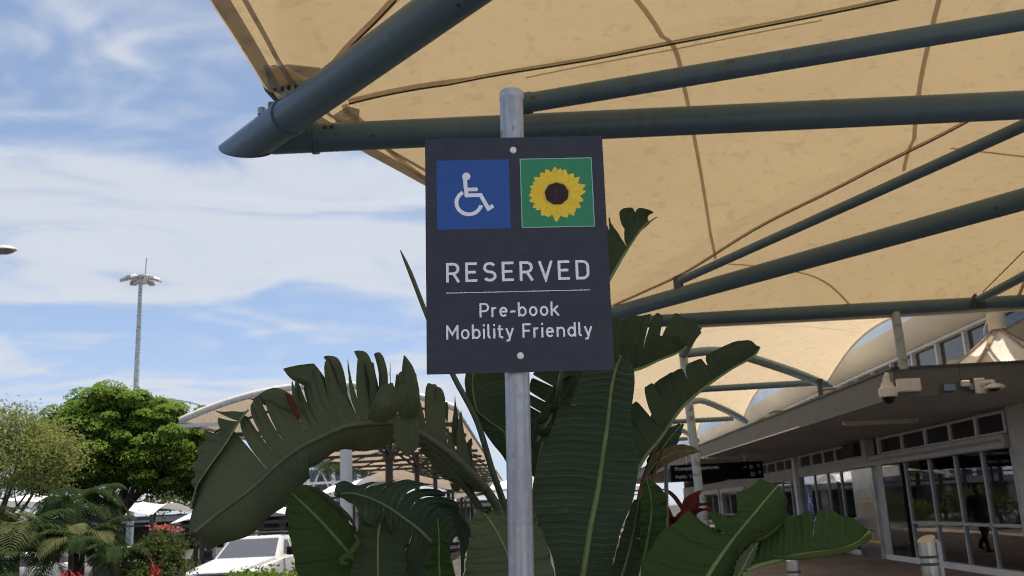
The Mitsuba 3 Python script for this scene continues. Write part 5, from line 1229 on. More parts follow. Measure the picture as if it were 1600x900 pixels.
add(S2 + '__leaf_curl', hull([(1.052, 3.07, 1.468), (1.097, 3.1, 1.485), (1.091, 3.09, 1.466), (1.054, 3.06, 1.449), (1.07, 3.12, 1.458), (1.105, 3.13, 1.476)]), 'leaf_lime', smooth=60)
leaf(S2, [(0.635, 3, 1.371), (0.666, 3.017, 1.406), (0.697, 3.033, 1.447), (0.724, 3.05, 1.472)], [dict(rows=[[(0.629, 3, 1.39), (0.652, 3.017, 1.431), (0.687, 3.033, 1.459), (0.72, 3.05, 1.472)]], n=24, seed=44), dict(rows=[[(0.65, 3, 1.369), (0.685, 3.017, 1.403), (0.708, 3.033, 1.439), (0.725, 3.05, 1.468)]], n=24, seed=45)], ['leaf_olive', 'leaf_olive'], (0.003, 0.002), 'midrib')

# ---------------------------------------------------------------- greenery


def leaves(pts, size, r, up=0.5, aspect=0.45, outward=None):
    """Many small pointed leaves (two triangles each) at the points."""
    n = len(pts)
    nrm = r.normal(size=(n, 3)) + [0, 0, up]
    if outward is not None:
        nrm += outward
    nrm /= np.linalg.norm(nrm, axis=1, keepdims=True)
    d = np.cross(nrm, r.normal(size=(n, 3)))
    d /= np.linalg.norm(d, axis=1, keepdims=True)
    s = np.cross(nrm, d)
    L = size * r.uniform(0.7, 1.3, n)[:, None]
    droop = nrm * L * 0.12
    v = np.stack([pts - d * L / 2, pts + s * L * aspect / 2 + droop, pts + d * L / 2 - droop * 0.5, pts - s * L * aspect / 2 + droop], 1).reshape(-1, 3)
    i = np.arange(n)[:, None] * 4
    return v, np.vstack([i + [0, 1, 2], i + [0, 2, 3]])


def blobs(bs, nclump, nleaf, spread, r, inner=0.25):
    """Clumps of leaves over the upper and outer skin of the blobs (centre, radii), some within."""
    out, dirs = [], []
    vol = np.array([b[1][0] * b[1][1] for b in bs])
    for b, k in zip(bs, np.maximum(1, (nclump * vol / vol.sum()).astype(int))):
        d = r.normal(size=(k, 3))
        d[:, 2] = np.where(d[:, 2] < -0.35, -d[:, 2], d[:, 2])
        d /= np.linalg.norm(d, axis=1, keepdims=True)
        rad = np.where(r.random(k) < inner, r.uniform(0.3, 0.9, k), r.uniform(0.88, 1.08, k))
        c = np.array(b[0]) + d * np.array(b[1]) * rad[:, None]
        sp = spread * r.uniform(0.6, 1.4, k)
        q = c[:, None] + r.normal(size=(k, nleaf, 3)) * sp[:, None, None] * [1, 1, 0.6]
        out.append(q.reshape(-1, 3))
        dirs.append(np.repeat(d, nleaf, axis=0))
    return np.vstack(out), np.vstack(dirs)


def crown(key, bs, nclump, nleaf, spread, size, material, seed, up=0.6, **kw):
    r = np.random.default_rng(seed)
    p, d = blobs(bs, nclump, nleaf, spread, r)
    v_, f_ = leaves(p, size, r, up, outward=d * 0.6)
    add(key, trimesh.Trimesh(v_, f_, process=False), material, **kw)


def limbs(key, base, forks, r0, material='bark', seed=0, twigs=3):
    """A trunk and its limbs: forks are end points; each limb leaves the trunk and rises in a curve."""
    r = np.random.default_rng(seed)
    ms = []
    base = np.array(base, float)
    for i, f in enumerate(forks):
        f = np.array(f, float)
        m1 = base + (f - base) * 0.35 + np.array([0, 0, 0.12 * np.linalg.norm(f - base)]) * r.uniform(-0.6, 0.5)
        m2 = base + (f - base) * 0.7 + r.normal(size=3) * 0.12
        p = spline([base + [0, 0, -0.3], base + r.normal(size=3) * 0.08, m1, m2, f], 18)
        ms.append(tube(p, np.linspace(r0 * r.uniform(0.5, 0.8), r0 * 0.12, 18), 8))
        for _ in range(twigs):
            t = r.integers(8, 16)
            e = p[t] + (f - base) * 0.3 + r.normal(size=3) * 0.5
            ms.append(tube(spline([p[t], (p[t] + e) / 2 + r.normal(size=3) * 0.08, e], 8), np.linspace(r0 * 0.2, r0 * 0.05, 8), 6))
    add(key, cat_(ms), material, smooth=True)


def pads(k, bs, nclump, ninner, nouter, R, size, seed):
    """A crown of domed leaf pads: green leaves within, paler ones over the pad tops, sunlight put into their colour."""
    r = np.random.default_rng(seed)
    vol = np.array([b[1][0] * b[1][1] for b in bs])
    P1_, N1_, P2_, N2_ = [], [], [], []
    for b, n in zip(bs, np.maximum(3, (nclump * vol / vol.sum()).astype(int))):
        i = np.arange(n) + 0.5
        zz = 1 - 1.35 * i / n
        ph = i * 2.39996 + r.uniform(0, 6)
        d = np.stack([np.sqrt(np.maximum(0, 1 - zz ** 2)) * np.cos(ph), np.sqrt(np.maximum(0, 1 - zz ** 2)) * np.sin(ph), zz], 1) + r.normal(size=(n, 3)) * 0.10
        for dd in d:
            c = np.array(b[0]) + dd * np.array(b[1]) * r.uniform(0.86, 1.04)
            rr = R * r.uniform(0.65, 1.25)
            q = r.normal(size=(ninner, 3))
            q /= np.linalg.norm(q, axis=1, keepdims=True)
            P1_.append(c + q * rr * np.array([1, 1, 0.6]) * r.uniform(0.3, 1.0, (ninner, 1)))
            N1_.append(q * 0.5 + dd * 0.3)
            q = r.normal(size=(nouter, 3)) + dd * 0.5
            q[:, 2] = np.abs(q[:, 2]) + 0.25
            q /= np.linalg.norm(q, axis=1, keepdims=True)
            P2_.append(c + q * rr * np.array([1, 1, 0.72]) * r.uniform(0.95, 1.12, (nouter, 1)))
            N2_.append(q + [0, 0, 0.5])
    for key, P_, N_, m_ in (('__crown', P1_, N1_, 'crown_green'), ('__sunlit_top_leaves', P2_, N2_, 'crown_sunlit')):
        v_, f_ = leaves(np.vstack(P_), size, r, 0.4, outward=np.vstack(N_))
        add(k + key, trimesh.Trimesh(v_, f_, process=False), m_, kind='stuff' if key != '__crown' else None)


MG = 'clipped bushes on the lane median'
for i_, (x_, y_) in enumerate([(-1.6, 38.0), (0.2, 41.0), (-0.6, 46.0), (1.6, 47.5)]):
    k = thing('median_bush', ['nearest', 'second', 'third', 'farthest'][i_] + ' of four green bushes on the lane median, mirrored in the shopfront glass', 'bush', MG)
    crown(k + '__foliage', [((x_, y_, 0.5), (1.0, 1.0, 0.8)), ((x_ + 0.7, y_ + 0.3, 0.9), (0.7, 0.7, 0.8))], 90, 30, 0.16, 0.13, 'crown_far', 80 + i_)
    add(k + '__stem', tube([(x_, y_, -0.5), (x_, y_, 0.6)], 0.06, 7), 'bark')

# the round fig tree
k = thing('fig_tree', 'round crowned dark green fig tree with many dark limbs left of the light mast', 'tree')
FB = [((-12.6, 30, 4.15), (2.0, 2.0, 1.55)), ((-14.1, 30, 3.95), (1.25, 1.4, 1.05)), ((-10.95, 29.8, 4.1), (1.15, 1.4, 1.2)), ((-12.2, 29.2, 4.9), (1.25, 1.2, 0.95)), ((-13.3, 29.4, 4.75), (1.0, 1.0, 0.8)),
      ((-11.3, 29.3, 3.25), (1.15, 1.1, 0.75)), ((-10.4, 30.0, 3.4), (0.75, 1.0, 1.0)), ((-13.9, 29.6, 3.2), (0.8, 1.0, 0.45)), ((-10.2, 30.2, 2.6), (0.5, 0.6, 0.55)), ((-10.6, 29.8, 2.9), (0.85, 0.9, 0.55)), ((-14.2, 29.8, 3.05), (0.75, 0.8, 0.45)), ((-12.4, 29.0, 3.1), (0.9, 0.7, 0.4)), ((-12.3, 28.6, 3.7), (1.2, 0.8, 0.9))]
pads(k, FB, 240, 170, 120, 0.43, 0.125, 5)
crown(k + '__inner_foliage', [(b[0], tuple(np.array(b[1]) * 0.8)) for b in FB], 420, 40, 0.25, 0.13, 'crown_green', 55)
limbs(k + '__trunk', (-12.75, 30.0, 1.75), [(-14.6, 30, 2.9), (-13.9, 29.6, 3.6), (-13.2, 30.2, 4.2), (-12.6, 29.7, 4.5), (-12.0, 30.2, 4.4), (-11.4, 29.6, 4.0), (-10.9, 30.1, 3.4), (-13.4, 29.4, 3.4), (-11.8, 29.4, 3.3)], 0.26, seed=2)
add(k + '__bole', tube(spline([(-12.7, 30, -0.5), (-12.75, 30, 0.6), (-12.75, 30, 1.9)], 12), np.linspace(0.40, 0.33, 12) * (1 + 0.08 * np.sin(np.arange(12) * 2.3)), 14), 'bark', smooth=True)
# the feathery yellow green tree at the left edge
k = thing('feathery_tree', 'feathery yellow green tree at the left edge in front of the fig tree', 'tree')
YB = [((-13.1, 24, 4.15), (0.85, 0.9, 0.65)), ((-12.9, 24, 3.3), (1.25, 1.1, 0.8)), ((-11.9, 23.8, 3.35), (0.85, 0.8, 0.55)), ((-11.35, 23.8, 3.65), (0.45, 0.5, 0.30)), ((-12.0, 23.9, 2.75), (0.65, 0.6, 0.40)), ((-13.9, 24.2, 3.9), (0.8, 0.9, 0.8)), ((-12.1, 24.1, 4.05), (0.55, 0.5, 0.3))]
crown(k + '__crown', YB, 300, 46, 0.20, 0.095, 'crown_yellow', 6, up=1.0)
limbs(k + '__trunk', (-13.4, 24.0, 0.8), [(-13.1, 24, 3.7), (-12.2, 23.9, 3.5), (-11.5, 23.8, 3.6), (-12.1, 23.9, 2.8), (-13.9, 24.2, 4.3), (-12.7, 24.2, 3.4)], 0.12, seed=4, twigs=1)
add(k + '__bole', tube([(-13.4, 24, -0.5), (-13.4, 24, 1.0)], [0.17, 0.13], 10), 'bark', smooth=True)
# trees beyond
for i, (x, y, z, rx, rz, lab, seed) in enumerate([(-13.3, 76, 5.3, 2.3, 1.1, 'olive tree crown beyond the white post, left of a pair', 11), (-9.6, 78, 5.0, 2.2, 0.9, 'olive tree crown beyond the white post, right of a pair', 12),
                                                   (-11.1, 41, 2.7, 0.9, 0.55, 'dark slender street tree seen under the long arching leaf', 13), (-3.3, 62, 3.0, 1.2, 0.8, 'green tree seen between the torn leaf and the sign post', 14),
                                                   (-31, 66, 4.4, 4.2, 2.2, 'broad tree at the far left behind the parked cars', 15), (-44, 80, 5, 5.0, 3.0, 'broad tree beyond the left edge of the car park', 16),
                                                   (-17.5, 52, 2.8, 2.2, 1.2, 'low tree behind the fig tree between white tents', 17)]):
    k = thing('street_tree', lab, 'tree')
    bs = [((x, y, z), (rx, rx, rz)), ((x + rx * 0.5, y - 0.3, z + rz * 0.35), (rx * 0.6, rx * 0.6, rz * 0.7)), ((x - rx * 0.55, y, z + rz * 0.1), (rx * 0.6, rx * 0.6, rz * 0.65))]
    crown(k + '__crown', bs, 130, 26, 0.16 * rx ** 0.7, 0.13 * rx ** 0.6, 'crown_dark' if i in (2,) else 'crown_far', seed)
    add(k + '__trunk', tube([(x, y, -0.5), (x + 0.1, y, (z - 0.4) * 0.5), (x, y, z)], [0.16, 0.12, 0.06], 9), 'bark', smooth=True)


def frond(base, head, length, droop, nleaf, leaflet, r, width=0.032, rise=0.6):
    """An arching palm frond: rachis and leaflets as one mesh."""
    base = np.array(base, float)
    h = np.array([math.cos(head), math.sin(head), 0])
    t = np.linspace(0, 1, 14)
    p = base + h * (length * t)[:, None] * (0.9 - 0.15 * t[:, None]) + np.array([0, 0, 1.0]) * (length * (rise * t - droop * t * t))[:, None]
    ms = [tube(p, np.linspace(0.014, 0.003, 14), 5)]
    vv, ff = [], []
    tt = np.linspace(0.18, 0.99, nleaf)
    for j, q in enumerate(tt):
        c = np.array([np.interp(q, t, p[:, a]) for a in range(3)])
        tan = np.array([np.interp(min(q + 0.03, 1), t, p[:, a]) - np.interp(q - 0.03, t, p[:, a]) for a in range(3)])
        tan /= np.linalg.norm(tan)
        side = np.cross(tan, [0, 0, 1])
        side /= np.linalg.norm(side) + 1e-9
        ln = leaflet * math.sin(math.pi * (0.12 + 0.80 * q)) * r.uniform(0.85, 1.1)
        for sg_ in (-1, 1):
            d = side * sg_ * 0.8 + tan * 0.55 + np.array([0, 0, 0.10])
            d /= np.linalg.norm(d)
            w = tan * width * 0.5
            mid = c + d * ln * 0.55
            tip = c + d * ln + np.array([0, 0, -0.35 * ln])
            i0 = len(vv)
            vv += [c - w * 0.5, c + w * 0.5, mid + w, mid - w, tip]
            ff += [(i0, i0 + 1, i0 + 2), (i0, i0 + 2, i0 + 3), (i0 + 3, i0 + 2, i0 + 4)]
    return cat_(ms + [trimesh.Trimesh(np.array(vv), np.array(ff), process=False)])


def palm(lab, x, y, z0, zc, n, length, seed, mats=('palm_green', 'palm_pale'), pale=0.3, stems=1, key='garden_palm'):
    r = np.random.default_rng(seed)
    k = thing(key, lab, 'palm')
    for s_ in range(stems):
        ox, oy = (r.normal(0, 0.12), r.normal(0, 0.12)) if stems > 1 else (0, 0)
        add(k + '__stem', tube(spline([(x, y, z0), (x + ox * 0.6, y + oy * 0.6, (z0 + zc) / 2), (x + ox, y + oy, zc)], 10), np.linspace(0.06, 0.045, 10), 9), 'bark', smooth=True)
        for i in range(n):
            a_ = 2 * math.pi * i / n + r.normal(0, 0.25)
            m = frond((x + ox, y + oy, zc), a_, length * r.uniform(0.75, 1.15), r.uniform(0.55, 1.15), 24, length * 0.36, r, rise=r.uniform(0.35, 1.0))
            add(k + '__frond', m, mats[1] if r.random() < pale else mats[0])


for i, (lab, x, y, zc, n, ln, st) in enumerate([('tallest arching palm left of the fig trunk in the garden bed', -10.35, 18.6, 1.35, 11, 1.35, 2),
                                                ('pale drooping palm directly below the fig tree crown', -9.2, 17.8, 1.15, 11, 1.25, 2),
                                                ('dark palm right of the pale drooping palm', -8.2, 18.2, 1.0, 10, 1.15, 2),
                                                ('low palm at the bottom left corner', -8.6, 15.4, 0.70, 10, 1.0, 1),
                                                ('upright palm at the left edge before the navy car', -10.9, 17.2, 1.05, 10, 1.2, 2),
                                                ('tall dark palm directly before the fig trunk', -9.3, 20.2, 1.75, 12, 1.25, 2),
                                                ('dark palm nearest the flowering shrub', -6.7, 16.4, 0.75, 9, 0.95, 1)]):
    palm(lab, x, y, -0.3, zc + 0.38, n + 3, ln, 40 + i, stems=st, pale=(0.25, 0.40, 0.1, 0.05, 0.2, 0.05, 0.1)[i])


def rosette(key, lab, x, y, z0, zc, n, ln, wid, material, seed, cat='plant', part='leaf', spread=1.0):
    """Strap leaves round a stem, each a part."""
    r = np.random.default_rng(seed)
    k = thing(key, lab, cat)
    add(k + '__stem', tube([(x, y, z0), (x + 0.01, y, (z0 + zc) / 2), (x, y, zc)], 0.016, 8), 'petiole', smooth=True)
    for i in range(n):
        a_ = 2.4 * i + r.normal(0, 0.2)
        el = r.uniform(0.35, 1.2)
        h = np.array([math.cos(a_), math.sin(a_), 0])
        sd = np.array([-h[1], h[0], 0])
        L = ln * r.uniform(0.75, 1.15)
        t = np.linspace(0, 1, 12)
        c = np.array([x, y, zc - 0.03 * (i % 4)]) + h * (L * t * math.cos(el) * spread)[:, None] + np.array([0, 0, 1.0]) * (L * (math.sin(el) * t - 0.45 * t * t * math.cos(el)))[:, None]
        w = wid * np.sin(np.pi * np.clip(0.10 + 0.90 * t, 0, 1)) ** 0.8
        g = np.stack([c + sd * w[:, None] * q + np.array([0, 0, 0.35]) * (abs(q) * w)[:, None] for q in (-1, -0.5, 0, 0.5, 1)], 1).reshape(-1, 3)
        uv_ = np.stack(np.broadcast_arrays(t[:, None] * L, np.array([0, .5, 1, 1.5, 2])[None] * wid), -1).reshape(-1, 2)
        kk = fresh(k + '__' + part)
        scene[kk] = mikit.ply(trimesh.Trimesh(g, grid_faces(12, 5), process=False), material, smooth=True, uv=uv_)
    return k


c = (0.77, 4.6, 1.562)
rosette('cordyline', 'dark red cordyline leaves behind the large upright leaf', c[0], c[1], 0.0, c[2] - 0.03, 12, 0.30, 0.046, 'cordyline_red', 3, spread=0.55)
c = (0.731, 4.7, 1.498)
rosette('cordyline', 'low bronze cordyline left of the dark red one', c[0], c[1], 0.0, c[2] - 0.02, 9, 0.24, 0.036, 'cordyline_red', 4, spread=0.6)
c = (-5.34, 14.2, 1.007)
rosette('cordyline', 'small red cordyline before the dark palms', c[0], c[1], -0.3, c[2], 11, 0.26, 0.022, 'croton_red', 5)
for i, px_ in enumerate(((-6.289, 13.4, 1.056), (-6.04, 13.2, 1.065), (-5.963, 13.3, 1.031))):
    rosette('croton', ['red croton at the bottom left, left of three', 'red croton at the bottom left, middle of three', 'red croton at the bottom left, right of three'][i], px_[0], px_[1], -0.3, px_[2] - 0.06, 10, 0.19, 0.024, 'croton_red', 8 + i)
# shrubs
k = thing('flowering_shrub', 'mixed green shrub with salmon pink flowers beside the white pickup', 'shrub')
SB = [((-6.0, 16.4, 1.10), (0.36, 0.4, 0.48)), ((-6.3, 16.5, 1.0), (0.35, 0.4, 0.45)), ((-5.8, 16.2, 0.72), (0.26, 0.35, 0.40)), ((-6.2, 16.0, 0.6), (0.45, 0.35, 0.4))]
crown(k + '__foliage', SB, 220, 22, 0.07, 0.075, 'shrub_mixed', 21)
r = np.random.default_rng(3)
v_, f_ = leaves(np.array([(-5.808, 15.9, 1.621), (-5.66, 15.9, 1.574), (-5.913, 15.9, 1.626), (-5.997, 15.9, 1.651)])[r.integers(0, 4, 80)] + r.normal(size=(80, 3)) * [0.07, 0.05, 0.025], 0.05, r, 1.0, 0.8)
add(k + '__flowers', trimesh.Trimesh(v_, f_, process=False), 'flower_pink', kind='stuff')
k = thing('hedge', 'bright lime green clipped hedge before the white pickup', 'hedge')
HB = [((-2.85 + 0.16 * i, 9.1 + 0.05 * (i % 2), 0.93 + 0.05 * ((i * 7) % 3)), (0.20, 0.30, 0.13)) for i in range(2, 8)] + [((-2.75, 9.2, 0.84), (0.22, 0.3, 0.12))]
crown(k + '__foliage', HB, 420, 16, 0.05, 0.062, 'hedge_lime', 23, up=0.2)
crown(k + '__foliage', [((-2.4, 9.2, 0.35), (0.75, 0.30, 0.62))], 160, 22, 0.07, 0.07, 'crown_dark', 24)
r = np.random.default_rng(17)
n = 2600
gx_ = r.uniform(-6.1, -4.2, n)
gy_ = r.uniform(13.2, 15.8, n)
hgt = r.uniform(0.5, 1.05, n)
lean = r.normal(size=(n, 2)) * 0.22
b_ = np.stack([gx_, gy_, np.full(n, -0.3)], 1)
t_ = b_ + np.column_stack([lean, hgt])
w_ = np.column_stack([r.normal(size=(n, 2)) * 0.012, np.zeros(n)])
vv = np.stack([b_ - w_, b_ + w_, (b_ + t_) / 2 + w_ - [0, 0, 0.02], t_], 1).reshape(-1, 3)
i = np.arange(n)[:, None] * 4
add('ornamental_grass', trimesh.Trimesh(vv, np.vstack([i + [0, 1, 2], i + [0, 2, 3]]), process=False), 'straw_grass', label='straw coloured ornamental grass beside the white pickup', cat='grass', kind='stuff')
n = 3500
r = np.random.default_rng(18)
pts = np.stack([r.uniform(-12.5, -5.5, n), r.uniform(14.6, 17.5, n), r.uniform(-0.25, 0.62, n)], 1)
v_, f_ = leaves(pts, 0.22, r, 0.3, 0.3)
add('ground_cover', trimesh.Trimesh(v_, f_, process=False), 'crown_dark', label='dark ground cover under the garden palms', cat='ground cover', kind='stuff')

# ---------------------------------------------------------------- vehicles


def mfd(m):
    return m3.Manifold(m3.Mesh(np.asarray(m.vertices, np.float32), np.asarray(m.faces, np.uint32)))


def car_proto(key, label, kind, paint):
    """A car at the origin facing +x, ground at z = 0, with body, glass, lamps, wheels and trim as parts."""
    k = thing(key, label, 'pickup' if kind == 'ute' else 'car')
    if kind == 'ute':
        L, Wd, belt, roof, cow, tail, wb = 5.25, 1.87, 1.24, 1.74, 1.15, 1.20, 3.1
        cab = (0.95, 0.22, -1.02, -1.12)   # windscreen foot, windscreen top, rear top, rear foot
        wr, clear = 0.385, 0.36
    else:
        L, Wd, belt, roof, cow, tail, wb = 4.35, 1.77, 0.95, 1.46, 0.92, 1.02, 2.6
        cab = (1.10, 0.30, -1.35, -1.95)
        wr, clear = 0.32, 0.24
    h = Wd / 2
    nose = L / 2
    lo_pts, up_pts = [], []
    for s in (-1, 1):
        for x, y, z in [(nose - 0.10, h * 0.78, clear + 0.06), (nose, h * 0.66, clear + 0.22), (nose, h * 0.70, cow - 0.28), (nose - 0.10, h * 0.86, cow - 0.18), (nose - 0.45, h * 0.98, clear + 0.05), (nose - 0.5, h, cow - 0.32), (nose - 0.4, h * 0.93, cow - 0.12),
                        (cab[0], h * 0.97, cow), (cab[0], h, cow - 0.25), (-nose + 0.08, h * 0.97, clear + 0.1), (-nose, h * 0.9, clear + 0.3), (-nose + 0.02, h * 0.93, tail - 0.1), (-nose + 0.05, h * 0.9, tail), (-nose + 0.4, h, clear + 0.02), (-nose + 0.4, h, tail - 0.25)]:
            lo_pts.append((x, s * y, z))
        lo_pts.append((cab[0] - 0.3, s * h * 0.97, belt - 0.05))
        lo_pts.append((cab[3], s * h * 0.96, belt))
    body = mfd(hull(lo_pts))
    bon = mfd(hull([(nose - 0.08, s * h * 0.62, cow - 0.16) for s in (-1, 1)] + [(nose - 0.35, s * h * 0.74, cow - 0.06) for s in (-1, 1)] + [(cab[0] - 0.1, s * h * 0.84, cow + 0.09) for s in (-1, 1)] + [(cab[0] - 0.1, s * h * 0.9, cow - 0.2) for s in (-1, 1)] + [(nose - 0.1, s * h * 0.6, cow - 0.4) for s in (-1, 1)]))
    cb = []
    for s in (-1, 1):
        cb += [(cab[0], s * h * 0.86, cow + 0.02), (cab[0] - 0.1, s * h * 0.93, belt - 0.08), (cab[1], s * h * 0.70, roof - 0.04), (cab[1] - 0.12, s * h * 0.66, roof), (cab[1] - 0.05, s * h * 0.74, roof - 0.07),
               (cab[2], s * h * 0.66, roof - 0.01), (cab[2] - 0.04, s * h * 0.72, roof - 0.07), (cab[3], s * h * 0.92, belt - 0.03), (cab[3], s * h * 0.88, belt + 0.02)]
    whole = body + bon + mfd(hull(cb))
    if kind == 'ute':
        whole = whole - mfd(box(-nose + 0.1, cab[3] - 0.08, -h * 0.80, h * 0.80, 0.75, 1.5))
    for sx in (-1, 1):
        for sy in (-1, 1):
            c = trimesh.creation.cylinder(wr + 0.06, 0.5, sections=28)
            c.apply_transform(trimesh.transformations.rotation_matrix(math.pi / 2, (1, 0, 0)))
            c.apply_translation((sx * wb / 2 + (0.1 if sx > 0 else 0), sy * h, wr))
            whole = whole - mfd(c)
    pm2 = whole.to_mesh()
    scene[k + '__body'] = mikit.ply(trimesh.Trimesh(np.array(pm2.vert_properties[:, :3]), np.array(pm2.tri_verts)), paint, smooth=28)
    COUNT[k + '__body'] = 1

    def pane(pts, key_, m='glass_car', t=0.006):
        p = np.array(pts, float)
        nn = np.cross(p[1] - p[0], p[2] - p[0])
        nn /= np.linalg.norm(nn)
        if nn @ (p.mean(0) - np.array([0, 0, 0.7])) < 0:
            nn = -nn
        return add(k + '__' + key_, hull(np.vstack([p - nn * 0.02, p + nn * t])), m)

    ws0, ws1 = np.array([cab[0], 0, cow + 0.02]), np.array([cab[1], 0, roof - 0.04])
    f0, f1 = ws0 + (ws1 - ws0) * 0.14, ws0 + (ws1 - ws0) * 0.94
    pane([(f0[0], -h * 0.79, f0[2]), (f0[0], h * 0.79, f0[2]), (f1[0], h * 0.665, f1[2]), (f1[0], -h * 0.665, f1[2])], 'windscreen')
    r0, r1 = np.array([cab[3], 0, belt]), np.array([cab[2], 0, roof - 0.03])
    g0, g1 = r0 + (r1 - r0) * 0.18, r0 + (r1 - r0) * 0.9
    pane([(g0[0], -h * 0.76, g0[2]), (g0[0], h * 0.76, g0[2]), (g1[0], h * 0.62, g1[2]), (g1[0], -h * 0.62, g1[2])], 'rear_window')
    for s in (-1, 1):
        def sidept(x, z):
            t = (z - (belt - 0.05)) / (roof - 0.07 - (belt - 0.05))
            return (x, s * (h * 0.925 * (1 - t) + h * 0.735 * t), z)
        zb, zt = belt + 0.04, roof - 0.12
        mid = (cab[0] + cab[3]) / 2 - 0.08
        pane([sidept(cab[0] - 0.42, zb), sidept(mid + 0.04, zb), sidept(mid + 0.04, zt), sidept(cab[1] - 0.08, zt)], 'side_window')
        pane([sidept(mid - 0.04, zb), sidept(cab[3] + 0.18, zb), sidept(cab[2] + 0.06, zt), sidept(mid - 0.04, zt)], 'side_window')
        # mirror
        add(k + '__mirror', rbox(cab[0] - 0.38, cab[0] - 0.24, s * (h + 0.13) - 0.11, s * (h + 0.13) + 0.11, belt + 0.02, belt + 0.22, 0.03), 'black_gloss' if kind == 'ute' else paint)
        # lamps
        add(k + '__headlight', hull([(nose - 0.03, s * h * 0.52, cow - 0.33), (nose - 0.01, s * h * 0.60, cow - 0.23), (nose - 0.06, s * h * 0.80, cow - 0.20), (nose - 0.22, s * h * 0.925, cow - 0.19), (nose - 0.20, s * h * 0.93, cow - 0.31), (nose - 0.03, s * h * 0.74, cow - 0.36), (nose + 0.012, s * h * 0.60, cow - 0.30)]), 'lamp_clear')
        add(k + '__tail_light', rbox(-nose - 0.012, -nose + 0.08, s * h * 0.84 - 0.07, s * h * 0.84 + 0.07, tail - 0.42, tail - 0.08, 0.01), 'lamp_red')
        add(k + '__door_handle', rbox(mid + 0.10, mid + 0.28, s * h * 0.985 - 0.012, s * h * 0.985 + 0.016, belt - 0.2, belt - 0.17, 0.004), paint)
    # grille and bumper
    add(k + '__grille', hull([(nose - 0.06, s * h * 0.50, z) for s in (-1, 1) for z in (cow - 0.42, cow - 0.19)] + [(nose + 0.014, s * h * 0.47, z) for s in (-1, 1) for z in (cow - 0.40, cow - 0.21)]), 'black_gloss')
    add(k + '__grille__bar', rbox(nose + 0.01, nose + 0.024, -h * 0.46, h * 0.46, cow - 0.37, cow - 0.35, 0.003), 'chrome')
    add(k + '__bumper_intake', hull([(nose - 0.05, s * h * 0.6, z) for s in (-1, 1) for z in (clear + 0.04, clear + 0.20)] + [(nose + 0.012, s * h * 0.52, z) for s in (-1, 1) for z in (clear + 0.08, clear + 0.18)]), 'steel_dark')
    for sx in (-1, 1):
        for sy in (-1, 1):
            kk = fresh(k + '__wheel')
            ty = lathe([(wr * 0.62, -0.11), (wr * 0.95, -0.115), (wr, -0.08), (wr, 0.08), (wr * 0.95, 0.115), (wr * 0.62, 0.11)], 28)
            rm = lathe([(0.0, 0.075), (wr * 0.16, 0.08), (wr * 0.22, 0.05), (wr * 0.5, 0.075), (wr * 0.64, 0.10), (wr * 0.64, -0.08), (0, -0.08)], 28)
            R_ = trimesh.transformations.rotation_matrix(-sy * math.pi / 2, (1, 0, 0))
            for q in (ty, rm):
                q.apply_transform(R_)
                q.apply_translation((sx * wb / 2 + (0.1 if sx > 0 else 0), sy * (h - 0.14), wr))
            scene[kk] = mikit.ply(ty, 'tyre', smooth=35)
            add(kk + '__rim', rm, 'rim', smooth=35)
    if kind == 'ute':
        for x in (0.0, -0.75):
            add(k + '__roof_bar', rbox(x - 0.03, x + 0.03, -h * 0.72, h * 0.72, roof + 0.05, roof + 0.09, 0.01), 'steel_dark')
        for s in (-1, 1):
            add(k + '__roof_rail', tube([(0.12, s * h * 0.68, roof + 0.06), (-0.95, s * h * 0.68, roof + 0.06)], 0.02, 8), 'steel_dark')
        m = meshkit.text_mesh('ISUZU', 0.10, 0.008)
        m.apply_translation((-m.bounds[:, 0].mean(), 0, 0))
        m.apply_transform(np.array([[0, 0, 1, 0], [1, 0, 0, 0], [0, 1, 0, 0], [0, 0, 0, 1.0]]))
        m.apply_translation((nose + 0.014, 0, cow - 0.335))
        m.apply_scale([1, 1.0, 1])
        add(k + '__lettering', m, 'chrome', kind='stuff')
        add(k + '__aerial', tube([(cab[1] - 0.1, 0.05, roof), (cab[1] - 0.16, 0.05, roof + 0.06)], 0.02, 8), 'black_gloss')
    return k


u = car_proto('pickup_truck', 'white pickup with roof bars parked nose on behind the lime hedge', 'ute', 'paint_white')
place(u, pose(-6.75, 24.9, -0.42, math.radians(-96)))
car0 = car_proto('parked_car', 'navy blue hatchback nearest the left edge of the car park', 'hatch', 'paint_navy')
CG = 'cars parked across the road'
labels[car0]['group'] = CG
for lab, x, y, rz, paint in [('silver hatchback behind the navy one at the left edge', -26.0, 49.0, -60, 'paint_silver'), ('black hatchback right of the navy one behind the palms', -20.6, 43.0, -60, 'paint_black'),
                             ('white hatchback low at the left edge before the navy one', -18.2, 33.5, 215, 'paint_white'), ('white hatchback half hidden by the pale palm', -15.4, 35.5, 215, 'paint_white'),
                             ('red hatchback far back at the left edge', -33.0, 60.0, -70, 'paint_red'), ('white hatchback behind the white pickup', -8.7, 37.0, -95, 'paint_white'),
                             ('silver hatchback far back behind the white pickup', -7.4, 52.0, -100, 'paint_silver'), ('white hatchback far off between the post and the torn leaf', -3.8, 50.0, -85, 'paint_white'),
                             ('silver hatchback between the fig trunk and the flowering shrub', -12.2, 44.0, -70, 'paint_silver')]:
    copy_thing(car0, 'parked_car', pose(x, y, -0.42, math.radians(rz)), lab, 'car', CG, {'paint_navy': paint})
place(car0, pose(-23.0, 42.0, -0.42, math.radians(-60)))
u2 = copy_thing(u, 'pickup_truck', pose(-16.6, 58.0, -0.42, math.radians(-80)), 'white pickup far back between the fig trunk and the flowering shrub', 'pickup')

